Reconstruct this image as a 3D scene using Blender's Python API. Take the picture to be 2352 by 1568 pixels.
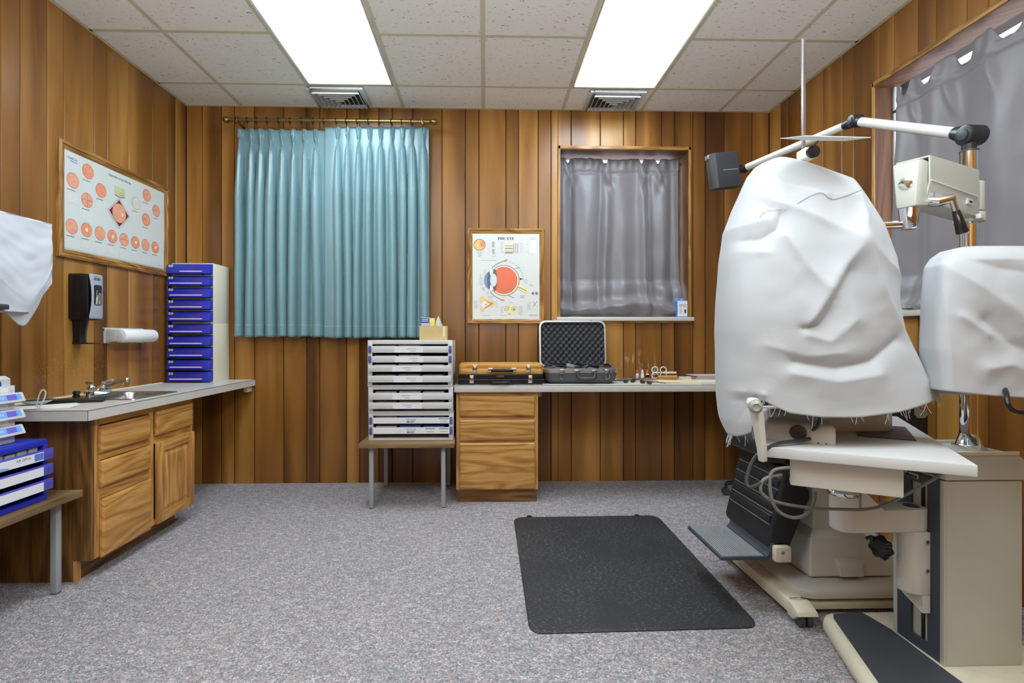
import bpy, bmesh, math, random
from mathutils import Vector, Matrix, noise
random.seed(7)
C = bpy.context.scene.collection
for o in list(bpy.data.objects): bpy.data.objects.remove(o)
PI = math.pi

# ------------------------------------------------------------------ camera, world, exposure
CAMZ = 1.1155
cam_d = bpy.data.cameras.new('camera'); cam = bpy.data.objects.new('camera', cam_d); C.objects.link(cam)
cam.location = (0, 0, CAMZ); cam.rotation_euler = (PI/2, 0, -0.0259)
cam_d.sensor_fit = 'HORIZONTAL'; cam_d.sensor_width = 36; cam_d.lens = 1185.67/2352*36
cam_d.shift_x = 31.8/2352; cam_d.shift_y = -11.5/2352; cam_d.clip_start = 0.02
bpy.context.scene.camera = cam
W = bpy.data.worlds.new('daylight'); bpy.context.scene.world = W; W.use_nodes = True
W.node_tree.nodes['Background'].inputs[0].default_value = (0.82, 0.84, 1.0, 1)
W.node_tree.nodes['Background'].inputs[1].default_value = 3.0
vs = bpy.context.scene.view_settings
vs.view_transform = 'Standard'; vs.look = 'None'; vs.exposure = 0.42; vs.gamma = 1.0; vs.use_curve_mapping = False
LAMP = 12.0          # strength of the ceiling troffers

# unseen fill light added behind the camera, aimed up to brighten the ceiling
fl_d = bpy.data.lights.new('ceiling_fill', 'AREA'); fl_d.energy = 120; fl_d.size = 1.6; fl_d.color = (.85, .94, 1.0)
fl = bpy.data.objects.new('ceiling_fill', fl_d); C.objects.link(fl)
fl.location = (0, -.5, 1.35); fl.rotation_euler = (math.radians(180-6), 0, 0)

# room box (metres): camera stands at the origin looking along +Y
XL, XR, YB, YF, ZC = -2.2581, 2.2142, 3.9651, -1.7, 2.8584

# ------------------------------------------------------------------ materials
def lin(c):
    r = []
    for v in c[:3]:
        v = v/255.0
        r.append(v/12.92 if v <= .04045 else ((v+.055)/1.055)**2.4)
    return (*r, 1)
class NT:
    def __init__(s, name):
        s.m = bpy.data.materials.new(name); s.m.use_nodes = True
        s.t = s.m.node_tree; s.N = s.t.nodes; s.L = s.t.links
        s.b = s.N['Principled BSDF']
    def n(s, typ, **kw):
        x = s.N.new(typ)
        for k, v in kw.items():
            if k in x.inputs: s.set(x.inputs[k], v)
            else: setattr(x, k, v)
        return x
    def set(s, inp, v):
        if hasattr(v, 'is_output'): s.L.new(v, inp)
        else: inp.default_value = v
    def math(s, op, a, b=0.0, c=None):
        x = s.N.new('ShaderNodeMath'); x.operation = op
        s.set(x.inputs[0], a); s.set(x.inputs[1], b)
        if c is not None: s.set(x.inputs[2], c)
        return x.outputs[0]
    def vmath(s, op, a, b):
        x = s.N.new('ShaderNodeVectorMath'); x.operation = op
        s.set(x.inputs[0], a); s.set(x.inputs[1], b); return x.outputs[0]
    def coord(s): return s.n('ShaderNodeTexCoord').outputs['Object']
    def noise(s, vec, scale, detail=3, rough=.55, dist=0):
        x = s.n('ShaderNodeTexNoise'); x.inputs['Scale'].default_value = scale
        x.inputs['Detail'].default_value = detail; x.inputs['Roughness'].default_value = rough
        x.inputs['Distortion'].default_value = dist
        if vec is not None: s.L.new(vec, x.inputs['Vector'])
        return x.outputs['Fac']
    def ramp(s, fac, stops, interp='LINEAR'):
        x = s.n('ShaderNodeValToRGB'); x.color_ramp.interpolation = interp
        e = x.color_ramp.elements
        while len(e) < len(stops): e.new(.5)
        for i, (p, c) in enumerate(stops):
            e[i].position = p; e[i].color = c if len(c) == 4 else (*c, 1)
        s.L.new(fac, x.inputs[0]); return x.outputs[0]
    def mix(s, fac, a, b, mode='MIX'):
        x = s.n('ShaderNodeMix', data_type='RGBA', blend_type=mode)
        s.set(x.inputs[0], fac); s.set(x.inputs[6], a); s.set(x.inputs[7], b)
        return x.outputs[2]
    def bump(s, h, strength=.2, dist=.01):
        x = s.n('ShaderNodeBump'); x.inputs['Strength'].default_value = strength; x.inputs['Distance'].default_value = dist
        s.L.new(h, x.inputs['Height']); s.L.new(x.outputs[0], s.b.inputs['Normal'])
    def fin(s, col=None, rough=.5, metal=0, spec=.5, coat=0):
        if col is not None: s.set(s.b.inputs['Base Color'], col)
        s.set(s.b.inputs['Roughness'], rough); s.b.inputs['Metallic'].default_value = metal
        s.b.inputs['Specular IOR Level'].default_value = spec; s.b.inputs['Coat Weight'].default_value = coat
        s.b.inputs['Coat Roughness'].default_value = .08
        return s.m
MATS = {}
def pm(name, c, rough=.5, metal=0, spec=.5, var=.07, scale=9, coat=0, bump=None, sheen=0):
    """plain painted / moulded surface with a faint mottled variation"""
    if name in MATS: return MATS[name]
    s = NT(name); co = s.coord(); n = s.noise(co, scale, 4)
    a = lin(c); d = tuple(min(1, v*(1-var)) for v in a[:3]); u = tuple(min(1, v*(1+var)) for v in a[:3])
    col = s.ramp(n, [(.3, d), (.7, u)])
    r = s.math('MULTIPLY_ADD', n, .12, rough-.06)
    if bump: s.bump(s.noise(co, bump[0], 3), bump[1], bump[2] if len(bump) > 2 else .002)
    if sheen: s.b.inputs['Sheen Weight'].default_value = sheen
    MATS[name] = s.fin(col, r, metal, spec, coat); return MATS[name]

def mat_panel():
    s = NT('walnut_panelling'); co = s.coord()
    sx = s.n('ShaderNodeSeparateXYZ'); s.L.new(co, sx.inputs[0])
    x, y, z = sx.outputs
    lat = s.math('ADD', x, y)
    rnd = s.n('ShaderNodeObjectInfo').outputs['Random']
    off = s.math('MULTIPLY', rnd, 37.0)
    def vec(a, b):
        c = s.n('ShaderNodeCombineXYZ'); s.L.new(s.math('MULTIPLY_ADD', lat, a, off), c.inputs[0]); s.L.new(s.math('MULTIPLY_ADD', z, b, off), c.inputs[2])
        return c.outputs[0]
    broad = s.noise(vec(5.0, .25), 1, 1, .4, .5)
    mid = s.noise(vec(8, .9), 1, 3, .5, .8)
    fine = s.noise(vec(150, 3.2), 1, 4, .65)
    f = s.math('ADD', s.math('MULTIPLY', broad, .72), s.math('MULTIPLY', mid, .28))
    f = s.math('ADD', f, s.math('MULTIPLY_ADD', rnd, .18, -.09))
    f = s.math('ADD', f, s.math('MULTIPLY_ADD', fine, .07, -.035))
    col = s.ramp(f, [(.27, lin((82, 48, 18))), (.42, lin((120, 77, 31))), (.55, lin((148, 100, 43))), (.72, lin((190, 140, 70)))])
    # wear with a shape of its own: pale scuffs above the desk, water marks above the sink
    def box(v, a, b, soft):
        u = s.math('DIVIDE', s.math('SUBTRACT', v, a), soft); w = s.math('DIVIDE', s.math('SUBTRACT', b, v), soft)
        m = s.math('MINIMUM', u, w); mm = s.n('ShaderNodeMath', operation='MULTIPLY', use_clamp=True); s.L.new(m, mm.inputs[0]); mm.inputs[1].default_value = 1.0
        return mm.outputs[0]
    def mask(m, th): 
        mm = s.n('ShaderNodeMath', operation='MULTIPLY_ADD', use_clamp=True); s.L.new(m, mm.inputs[0]); mm.inputs[1].default_value = 9; mm.inputs[2].default_value = -9*th
        return mm.outputs[0]
    sc = s.math('MULTIPLY', box(x, .97, 1.42, .12), box(z, .80, 1.03, .09))
    sc = s.math('MULTIPLY', sc, box(y, 3.8, 4.1, .05))
    k = s.noise(vec(28, 7), 1, 5, .7)
    sc = s.math('MULTIPLY', sc, mask(k, .52))
    col = s.mix(s.math('MULTIPLY', sc, .62), col, lin((205, 185, 150)))
    sk = s.math('MULTIPLY', box(y, 2.55, 3.25, .25), box(z, .79, 1.10, .2))
    sk = s.math('MULTIPLY', sk, box(x, -2.4, -2.1, .05))
    cc = s.n('ShaderNodeCombineXYZ'); s.L.new(y, cc.inputs[0]); s.L.new(z, cc.inputs[1])
    k2 = s.noise(cc.outputs[0], 75, 4, .7)
    sk = s.math('MULTIPLY', sk, mask(k2, .55))
    col = s.mix(s.math('MULTIPLY', sk, .7), col, lin((222, 176, 96)))
    s.bump(fine, .06, .002)
    rr = s.math('MULTIPLY_ADD', mid, .16, .22)
    return s.fin(col, rr, 0, .5)

def mat_oak(name, axis, light, mid, dark, sc=1.0, rough=.38):
    """oak: cathedral bands plus pores running along the grain axis"""
    s = NT(name); co = s.coord()
    sx = s.n('ShaderNodeSeparateXYZ'); s.L.new(co, sx.inputs[0])
    X = dict(zip('xyz', sx.outputs))
    al = X[axis]; ot = [X[a] for a in 'xyz' if a != axis]
    ac = s.math('ADD', ot[0], ot[1])
    off = s.math('MULTIPLY', s.n('ShaderNodeObjectInfo').outputs['Random'], 23.0)
    def vec(a, b):
        c = s.n('ShaderNodeCombineXYZ'); s.L.new(s.math('MULTIPLY_ADD', ac, a*sc, off), c.inputs[0]); s.L.new(s.math('MULTIPLY_ADD', al, b*sc, off), c.inputs[1])
        return c.outputs[0]
    low = s.noise(vec(6.0, .8), 1, 2, .5, .25)
    rings = s.math('SINE', s.math('MULTIPLY', low, 58.0))
    pore = s.noise(vec(150, 5), 1, 4, .65)
    f = s.math('MULTIPLY_ADD', rings, .11, .5)
    f = s.math('ADD', f, s.math('MULTIPLY_ADD', pore, .62, -.31))
    col = s.ramp(f, [(.28, lin(dark)), (.48, lin(mid)), (.70, lin(light))])
    s.bump(pore, .10, .002)
    return s.fin(col, rough, 0, .5)

def mat_carpet():
    s = NT('flecked_loop_carpet'); co = s.coord()
    v = s.n('ShaderNodeTexVoronoi'); v.inputs['Scale'].default_value = 190
    d = s.vmath('ADD', co, s.vmath('MULTIPLY', s.n('ShaderNodeTexNoise', Scale=60.0).outputs['Color'], (0.012, .012, 0)))
    s.L.new(co, v.inputs['Vector'])
    sep = s.n('ShaderNodeSeparateColor'); s.L.new(v.outputs['Color'], sep.inputs[0])
    mp = s.n('ShaderNodeMapping'); s.L.new(co, mp.inputs[0]); mp.inputs['Scale'].default_value = (1, 2.2, 1); mp.inputs['Rotation'].default_value = (0, 0, .35)
    band = s.noise(mp.outputs[0], 22, 4, .65, .5)
    pick = s.math('ADD', s.math('MULTIPLY', sep.outputs[0], .5), s.math('MULTIPLY', band, .62))
    col = s.ramp(pick, [(.0, lin((100, 108, 116))), (.38, lin((124, 136, 146))), (.48, lin((156, 158, 164))), (.56, lin((182, 148, 148))), (.66, lin((196, 182, 176))), (.76, lin((220, 222, 218)))], 'CONSTANT')
    big = s.noise(co, 1.3, 3)
    col = s.mix(.35, col, s.ramp(big, [(.35, lin((158, 158, 162))), (.65, lin((176, 170, 170)))]))
    s.bump(v.outputs['Distance'], .9, .006)
    return s.fin(col, .95, 0, .1)

def mat_tile():
    s = NT('fissured_ceiling_tile'); co = s.coord()
    off = s.math('MULTIPLY', s.n('ShaderNodeObjectInfo').outputs['Random'], 31.0)
    cb = s.n('ShaderNodeCombineXYZ')
    for i in range(3): s.L.new(off, cb.inputs[i])
    p = s.vmath('ADD', co, cb.outputs[0])
    mp = s.n('ShaderNodeMapping'); s.L.new(p, mp.inputs[0]); mp.inputs['Scale'].default_value = (38, 95, 1)
    n = s.noise(mp.outputs[0], 1, 2, .5, .8)
    mp2 = s.n('ShaderNodeMapping'); s.L.new(p, mp2.inputs[0]); mp2.inputs['Scale'].default_value = (150, 190, 1)
    n2 = s.noise(mp2.outputs[0], 1, 1)
    fac = s.math('MAXIMUM', s.ramp(n, [(.66, (0, 0, 0)), (.70, (1, 1, 1))]), s.ramp(n2, [(.72, (0, 0, 0)), (.76, (.7, .7, .7))]))
    col = s.mix(fac, lin((228, 224, 214)), lin((150, 140, 122)))
    s.bump(s.math('SUBTRACT', 1.0, fac), .5, .004)
    return s.fin(col, .9, 0, .2)

def mat_lamp():
    s = NT('lit_prismatic_lens'); co = s.coord()
    ck = s.n('ShaderNodeTexChecker'); ck.inputs['Scale'].default_value = 170
    ck.inputs['Color1'].default_value = (1, 1, 1, 1); ck.inputs['Color2'].default_value = (.86, .88, .93, 1)
    s.L.new(co, ck.inputs['Vector'])
    s.set(s.b.inputs['Emission Color'], s.mix(1.0, ck.outputs['Color'], (.80, .92, 1.0, 1), 'MULTIPLY'))
    s.b.inputs['Emission Strength'].default_value = LAMP
    return s.fin((.9, .9, .9, 1), .4)

def mat_mat():
    s = NT('scuffed_black_rubber'); co = s.coord()
    mp = s.n('ShaderNodeMapping'); s.L.new(co, mp.inputs[0]); mp.inputs['Scale'].default_value = (60, 170, 1)
    n = s.noise(mp.outputs[0], 1, 5, .75)
    big = s.noise(co, 2.6, 3)
    th = s.math('MULTIPLY', s.ramp(n, [(.55, (0, 0, 0)), (.72, (1, 1, 1))]), s.ramp(big, [(.34, (.08, .08, .08)), (.56, (1, 1, 1))]))
    col = s.mix(s.math('MULTIPLY', th, .9), lin((44, 44, 45)), lin((170, 172, 180)))
    s.bump(n, .1, .002)
    return s.fin(col, .62, 0, .4)

def mat_cloth(name, c, rough, bumpscale=900, spec=.4, sheen=.2, var=.05):
    s = NT(name); co = s.coord(); n = s.noise(co, 5, 3); w = s.noise(co, bumpscale, 2)
    a = lin(c)
    col = s.ramp(n, [(.3, tuple(v*(1-var) for v in a[:3])), (.7, tuple(min(1, v*(1+var)) for v in a[:3]))])
    s.bump(w, .08, .001); s.b.inputs['Sheen Weight'].default_value = sheen
    return s.fin(col, rough, 0, spec)

def mat_print():
    """rows of printed small type: flat print on paper"""
    s = NT('rows_of_small_print'); co = s.coord()
    sx = s.n('ShaderNodeSeparateXYZ'); s.L.new(co, sx.inputs[0])
    lat = s.math('ADD', sx.outputs[0], sx.outputs[1])
    row = s.math('SINE', s.math('MULTIPLY', sx.outputs[2], 2*PI/.0042))
    cb = s.n('ShaderNodeCombineXYZ'); s.L.new(s.math('MULTIPLY', lat, 520), cb.inputs[0]); s.L.new(s.math('MULTIPLY', s.math('FLOOR', s.math('MULTIPLY', sx.outputs[2], 1/.0042)), 7.3), cb.inputs[1])
    n = s.noise(cb.outputs[0], 1, 1)
    f = s.math('MULTIPLY', s.ramp(row, [(.4, (0, 0, 0)), (.6, (1, 1, 1))]), s.ramp(n, [(.4, (.2, .2, .2)), (.5, (1, 1, 1))]))
    return s.fin(s.mix(s.math('MULTIPLY', f, .8), lin((226, 228, 224)), lin((150, 152, 152))), .6)

def mat_glass(name='window_glass'):
    s = NT(name)
    tr = s.n('ShaderNodeBsdfTransparent'); tr.inputs[0].default_value = (.93, .95, .95, 1)
    gl = s.n('ShaderNodeBsdfGlossy'); gl.inputs['Roughness'].default_value = .03
    n = s.noise(s.coord(), 3, 2)
    mx = s.n('ShaderNodeMixShader'); s.L.new(s.math('MULTIPLY_ADD', n, .02, .05), mx.inputs[0]); s.L.new(tr.outputs[0], mx.inputs[1]); s.L.new(gl.outputs[0], mx.inputs[2])
    s.L.new(mx.outputs[0], s.N['Material Output'].inputs['Surface'])
    return s.m
def mat_clear(name, tint, fac):
    s = NT(name)
    tr = s.n('ShaderNodeBsdfTransparent'); tr.inputs[0].default_value = lin(tint)
    n = s.noise(s.coord(), 40, 2)
    s.set(s.b.inputs['Base Color'], s.ramp(n, [(.3, lin(tint)), (.7, (1, 1, 1, 1))])); s.b.inputs['Roughness'].default_value = .15
    mx = s.n('ShaderNodeMixShader'); mx.inputs[0].default_value = fac
    s.L.new(tr.outputs[0], mx.inputs[1]); s.L.new(s.b.outputs[0], mx.inputs[2])
    s.L.new(mx.outputs[0], s.N['Material Output'].inputs['Surface'])
    return s.m

M = dict(
 panel=mat_panel(), carpet=mat_carpet(), tile=mat_tile(), lamp=mat_lamp(), rubber_mat=mat_mat(), print=mat_print(), glass=mat_glass(),
 oak_x=mat_oak('honey_oak_along_x', 'x', (210, 162, 94), (186, 134, 68), (140, 94, 42)),
 oak_y=mat_oak('honey_oak_along_y', 'y', (210, 160, 92), (188, 134, 68), (144, 94, 42)),
 oak_z=mat_oak('honey_oak_upright', 'z', (210, 162, 94), (190, 136, 72), (142, 96, 44)),
 oak_dark=mat_oak('dark_oak_veneer', 'z', (140, 100, 50), (112, 76, 34), (72, 46, 20), .8, .45),
 oak_dark_x=mat_oak('dark_oak_kick_x', 'x', (140, 100, 50), (112, 76, 34), (72, 46, 20), .8, .45),
 oak_dark_y=mat_oak('dark_oak_kick_y', 'y', (140, 100, 50), (112, 76, 34), (72, 46, 20), .8, .45),
 frame_y=mat_oak('moulded_oak_frame_y', 'y', (190, 146, 82), (152, 108, 50), (96, 62, 26), 1.6, .35),
 frame_x=mat_oak('moulded_oak_frame_x', 'x', (196, 152, 88), (164, 116, 56), (104, 66, 28), 1.6, .35),
 frame_z=mat_oak('moulded_oak_frame_z', 'z', (190, 146, 82), (152, 108, 50), (96, 62, 26), 1.6, .35),
 table_x=mat_oak('brown_laminate_x', 'x', (150, 124, 90), (126, 100, 68), (96, 72, 46), .8, .4),
 table_y=mat_oak('brown_laminate_y', 'y', (150, 124, 90), (122, 96, 64), (92, 68, 42), .8, .4),
 pine=mat_oak('varnished_pine', 'x', (226, 178, 98), (206, 152, 72), (170, 116, 48), 1.2, .35),
 trimwood=mat_oak('window_edge_wood', 'z', (190, 146, 78), (164, 118, 54), (120, 80, 34), 1.2, .4),
 jambwood=mat_oak('shaded_reveal_wood', 'z', (118, 78, 36), (98, 62, 28), (76, 46, 20), .6, .6),  # panel-toned reveal wood, coloured darker for the shade inside the window recess
 blue_cloth=mat_cloth('satin_teal_curtain', (114, 148, 154), .32, 700, .6, .12),
 grey_cloth=mat_cloth('satin_grey_blackout', (124, 120, 123), .40, 900, .45, .25),
 white_cloth=mat_cloth('white_dust_cover_cloth', (190, 194, 198), .5, 1200, .3, .15, .02),
 paper_cloth=mat_cloth('crinkled_white_cover', (198, 202, 209), .6, 60, .3, .1, .02),
)
groove = pm('groove_shade_backing', (46, 30, 16), .7)  # backing coloured dark to stand for the shade in the board grooves
laminate = pm('almond_laminate', (204, 200, 192), .32, scale=30, var=.03)
lam_line = pm('laminate_edge_line', (104, 92, 76), .5)
tbar = pm('cream_ceiling_grid', (196, 188, 162), .5)
white_pl = pm('white_plastic', (206, 207, 206), .4, var=.02)
cream_pl = pm('cream_plastic', (226, 221, 202), .45, var=.02)
blue_pl = pm('cobalt_blue_plastic', (38, 50, 178), .32, var=.05)
beige = pm('beige_enamel', (208, 209, 202), .38, var=.025, coat=.15)
beige2 = pm('olive_beige_enamel', (188, 189, 177), .4, var=.02)
ivory = pm('ivory_worn_enamel', (224, 217, 194), .42, var=.05, scale=25)
slate = pm('slate_blue_panel', (66, 72, 84), .42, var=.05)
black_pl = pm('black_plastic', (20, 20, 21), .3, var=.1)
dark_grey = pm('dark_grey_plastic', (58, 60, 64), .42, var=.06)
chrome = pm('polished_chrome', (226, 228, 232), .08, 1, var=.01)
steel = pm('brushed_steel', (190, 190, 188), .28, 1, var=.04, scale=40)
alu = pm('satin_aluminium', (205, 206, 208), .34, 1, var=.03)
leg_grey = pm('grey_painted_steel', (158, 162, 164), .42, var=.03)
brass = pm('antique_brass', (150, 128, 78), .34, 1, var=.08)
leather = pm('black_upholstery', (34, 37, 41), .45, var=.18, scale=30, bump=(140, .25))
paper = pm('white_paper', (232, 233, 230), .6, var=.015)
poster_paper = pm('poster_paper', (212, 216, 212), .35, var=.01, coat=.25)
ink = pm('dark_ink', (52, 54, 66), .6)
cardboard = pm('tan_cardboard', (206, 178, 122), .7, var=.05, scale=20)

# ------------------------------------------------------------------ mesh helpers
ORG = {}
class MB:
    def __init__(s): s.v = []; s.f = []
    def add(s, vs_, fs_, T=None):
        b = len(s.v)
        s.v += [tuple(T @ Vector(p)) if T else tuple(p) for p in vs_]
        s.f += [tuple(b+i for i in f) for f in fs_]; return s
    def box(s, x0, x1, y0, y1, z0, z1, T=None):
        return s.add([(x0,y0,z0),(x1,y0,z0),(x1,y1,z0),(x0,y1,z0),(x0,y0,z1),(x1,y0,z1),(x1,y1,z1),(x0,y1,z1)],
                     [(3,2,1,0),(4,5,6,7),(0,1,5,4),(1,2,6,5),(2,3,7,6),(3,0,4,7)], T)
    def prism(s, poly, axis, a, b, T=None):
        """extrude polygon [(u,v)] along axis; u,v = the other two axes in xyz order"""
        n = len(poly); vs_ = []
        for w in (a, b):
            for u, v in poly:
                vs_.append({'x': (w, u, v), 'y': (u, w, v), 'z': (u, v, w)}[axis])
        return s.add(vs_, [tuple(range(n))[::-1], tuple(range(n, 2*n))] + [(i, (i+1) % n, n+(i+1) % n, n+i) for i in range(n)], T)
    def cyl(s, p0, p1, r0, r1=None, n=16, caps=True, T=None):
        r1 = r0 if r1 is None else r1
        p0, p1 = Vector(p0), Vector(p1); d = (p1-p0).normalized()
        a = d.orthogonal().normalized(); b = d.cross(a); vs_ = []
        for p, r in ((p0, r0), (p1, r1)):
            for i in range(n):
                t = 2*PI*i/n; vs_.append(tuple(p + a*math.cos(t)*r + b*math.sin(t)*r))
        fs_ = [(i, (i+1) % n, n+(i+1) % n, n+i) for i in range(n)]
        if caps: fs_ += [tuple(range(n))[::-1], tuple(range(n, 2*n))]
        return s.add(vs_, fs_, T)
    def tube(s, pts, r, n=8, closed=False, T=None):
        pts = [Vector(p) for p in pts]; m = len(pts); R = r if isinstance(r, (list, tuple)) else [r]*m
        vs_ = []; prev = None
        for i, p in enumerate(pts):
            q0 = pts[i-1] if i or closed else p; q1 = pts[(i+1) % m] if i < m-1 or closed else p
            d = (q1-q0).normalized()
            if prev is None: a = d.orthogonal().normalized()
            else:
                a = prev - d*prev.dot(d); a = a.normalized() if a.length > 1e-6 else d.orthogonal().normalized()
            prev = a; b = d.cross(a)
            for k in range(n):
                t = 2*PI*k/n; vs_.append(tuple(p + (a*math.cos(t)+b*math.sin(t))*R[i]))
        fs_ = []
        for i in range(m if closed else m-1):
            j = (i+1) % m
            for k in range(n): fs_.append((i*n+k, i*n+(k+1) % n, j*n+(k+1) % n, j*n+k))
        if not closed: fs_ += [tuple(range(n))[::-1], tuple((m-1)*n+k for k in range(n))]
        return s.add(vs_, fs_, T)
    def lathe(s, prof, c=(0,0,0), n=20, T=None):
        """prof [(r,z)] revolved about the local z axis through c"""
        vs_ = []; m = len(prof)
        for r, z in prof:
            for k in range(n):
                t = 2*PI*k/n; vs_.append((c[0]+max(r, 1e-5)*math.cos(t), c[1]+max(r, 1e-5)*math.sin(t), c[2]+z))
        fs_ = [(i*n+k, i*n+(k+1) % n, (i+1)*n+(k+1) % n, (i+1)*n+k) for i in range(m-1) for k in range(n)]
        fs_ += [tuple(range(n))[::-1], tuple((m-1)*n+k for k in range(n))]
        return s.add(vs_, fs_, T)
    def loft(s, loops, cap0=True, cap1=True, T=None):
        n = len(loops[0]); vs_ = [p for l in loops for p in l]
        fs_ = [(i*n+k, i*n+(k+1) % n, (i+1)*n+(k+1) % n, (i+1)*n+k) for i in range(len(loops)-1) for k in range(n)]
        if cap0: fs_.append(tuple(range(n))[::-1])
        if cap1: fs_.append(tuple((len(loops)-1)*n+k for k in range(n)))
        return s.add(vs_, fs_, T)
    def grid(s, fn, nu, nv, T=None):
        vs_ = [fn(i/nu, j/nv) for j in range(nv+1) for i in range(nu+1)]
        fs_ = [(j*(nu+1)+i, j*(nu+1)+i+1, (j+1)*(nu+1)+i+1, (j+1)*(nu+1)+i) for j in range(nv) for i in range(nu)]
        return s.add(vs_, fs_, T)
    def mesh(s, name, org=(0,0,0), bevel=0, seg=2, angle=35, flip=True):
        me = bpy.data.meshes.new(name)
        o = Vector(org)
        me.from_pydata([tuple(Vector(p)-o) for p in s.v], [], s.f)
        bm = bmesh.new(); bm.from_mesh(me)
        bmesh.ops.remove_doubles(bm, verts=bm.verts, dist=1e-6)
        if flip: bmesh.ops.recalc_face_normals(bm, faces=bm.faces)
        if bevel:
            es = [e for e in bm.edges if len(e.link_faces) == 2 and e.calc_face_angle(0) > .5]
            bmesh.ops.bevel(bm, geom=es, offset=bevel, segments=seg, profile=.5, affect='EDGES', clamp_overlap=True)
        bm.to_mesh(me); bm.free()
        for p in me.polygons: p.use_smooth = True
        me.set_sharp_from_angle(angle=math.radians(angle))
        return me
    def build(s, name, mat, parent=None, bevel=0, seg=2, angle=35, flip=True, solid=0, label=None):
        org = ORG.get(parent.name, (0,0,0)) if parent else (0,0,0)
        me = s.mesh(name, org, bevel, seg, angle, flip); me.materials.append(mat)
        o = bpy.data.objects.new(name, me); C.objects.link(o)
        if parent: o.parent = parent
        ORG[o.name] = org
        if solid:
            md = o.modifiers.new('thickness', 'SOLIDIFY'); md.thickness = solid; md.offset = 0
        if label: o['label'] = label
        return o
def tag(o, label, cat=None, group=None, kind=None):
    o['label'] = label
    if cat: o['category'] = cat
    if group: o['group'] = group
    if kind: o['kind'] = kind
    return o
def thing(name, label, cat, loc=(0,0,0), rz=0, group=None, local=False, kind=None):
    """Empty at the base of a thing. Parts are given in room coordinates unless local=True."""
    o = bpy.data.objects.new(name, None); C.objects.link(o); o.empty_display_size = .05
    o.location = loc; o.rotation_euler = (0, 0, rz)
    ORG[o.name] = (0,0,0) if (local or rz) else tuple(loc)
    return tag(o, label, cat, group, kind)
def copy_tree(o, parent=None, mats=None):
    c = o.copy(); C.objects.link(c); c.parent = parent; ORG[c.name] = ORG.get(o.name, (0,0,0))
    for ch in list(o.children): copy_tree(ch, c)
    return c
def rrect(x0, x1, y0, y1, r, n=5):
    pts = []
    for cx_, cy_, a in ((x1-r, y1-r, 0), (x0+r, y1-r, 90), (x0+r, y0+r, 180), (x1-r, y0+r, 270)):
        for i in range(n+1):
            t = math.radians(a+90*i/n); pts.append((cx_+r*math.cos(t), cy_+r*math.sin(t)))
    return pts
def bez(p, n=10):
    """smooth curve through the points (Catmull-Rom)"""
    P = [Vector(q) for q in p]; out = []
    for i in range(len(P)-1):
        a = P[max(i-1, 0)]; b = P[i]; c = P[i+1]; d = P[min(i+2, len(P)-1)]
        for k in range(n):
            t = k/n
            out.append(.5*((2*b)+(c-a)*t+(2*a-5*b+4*c-d)*t*t+(3*b-a-3*c+d)*t**3))
    out.append(P[-1]); return out
TXT = {}
def text_mesh(st, bold=0.0):
    k = (st, bold)
    if k not in TXT:
        cu = bpy.data.curves.new('lettering', 'FONT'); cu.body = st; cu.size = 1; cu.align_x = 'CENTER'; cu.align_y = 'CENTER'
        cu.offset = bold; cu.extrude = .01; cu.resolution_u = 3
        ob = bpy.data.objects.new('lettering', cu); C.objects.link(ob)
        dg = bpy.context.evaluated_depsgraph_get()
        me = bpy.data.meshes.new_from_object(ob.evaluated_get(dg)); bpy.data.objects.remove(ob)
        TXT[k] = [tuple(v.co) for v in me.vertices], [tuple(p.vertices) for p in me.polygons]
    return TXT[k]
for st, b in [('GOJO', .02), ('Disorders of the Macula', 0), ('CLINICAL', 0), ('Johnson & Johnson', 0), ('ACUVUE', 0), ('MOIST', .02), ('AIR OPTIX', 0), ('Alcon', .02), ('Reliance', .03), ('Topcon', .02)]: text_mesh(st, b)
def lettering(st, org, right, up, width, mat, parent, bold=0.0, height=None, name='lettering'):
    """flat lettering centred at org, reading along right"""
    vs_, fs_ = text_mesh(st, bold)
    xs = [v[0] for v in vs_]; ys = [v[1] for v in vs_]
    w = max(xs)-min(xs); h = max(ys)-min(ys); mx = (max(xs)+min(xs))/2; my = (max(ys)+min(ys))/2
    sx = width/w; sy = (height/h) if height else sx
    r = Vector(right).normalized(); u = Vector(up).normalized(); n = r.cross(u); o = Vector(org)
    m = MB(); m.add([tuple(o + r*(v[0]-mx)*sx + u*(v[1]-my)*sy + n*v[2]*.03) for v in vs_], fs_)
    return m.build(name, mat, parent)
def quad(m, o, r, u, w, h, t=.0004):
    """thin printed patch centred at o"""
    r = Vector(r).normalized(); u = Vector(u).normalized(); n = r.cross(u); o = Vector(o)
    vs_ = [tuple(o + r*a*w/2 + u*b*h/2 + n*c) for c in (0, t) for a, b in ((-1,-1),(1,-1),(1,1),(-1,1))]
    return m.add(vs_, [(0,1,2,3),(4,5,6,7),(0,1,5,4),(1,2,6,5),(2,3,7,6),(3,0,4,7)])
def disc(m, o, r, u, rx, ry, n=28, t=.0004):
    r = Vector(r).normalized(); u = Vector(u).normalized(); nn = r.cross(u); o = Vector(o)
    k = len(m.v)
    vs_ = [tuple(o + r*math.cos(2*PI*i/n)*rx + u*math.sin(2*PI*i/n)*ry + nn*c) for c in (0, t) for i in range(n)]
    return m.add(vs_, [tuple(range(n)), tuple(range(n, 2*n))] + [(i, (i+1) % n, n+(i+1) % n, n+i) for i in range(n)])

# ------------------------------------------------------------------ the room
m = MB(); m.box(XL-.3, XR+.3, YF-.1, YB+.3, -.05, 0)
tag(m.build('floor', M['carpet']), 'grey, pink and cream flecked loop-pile carpet', 'floor', kind='structure')

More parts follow.
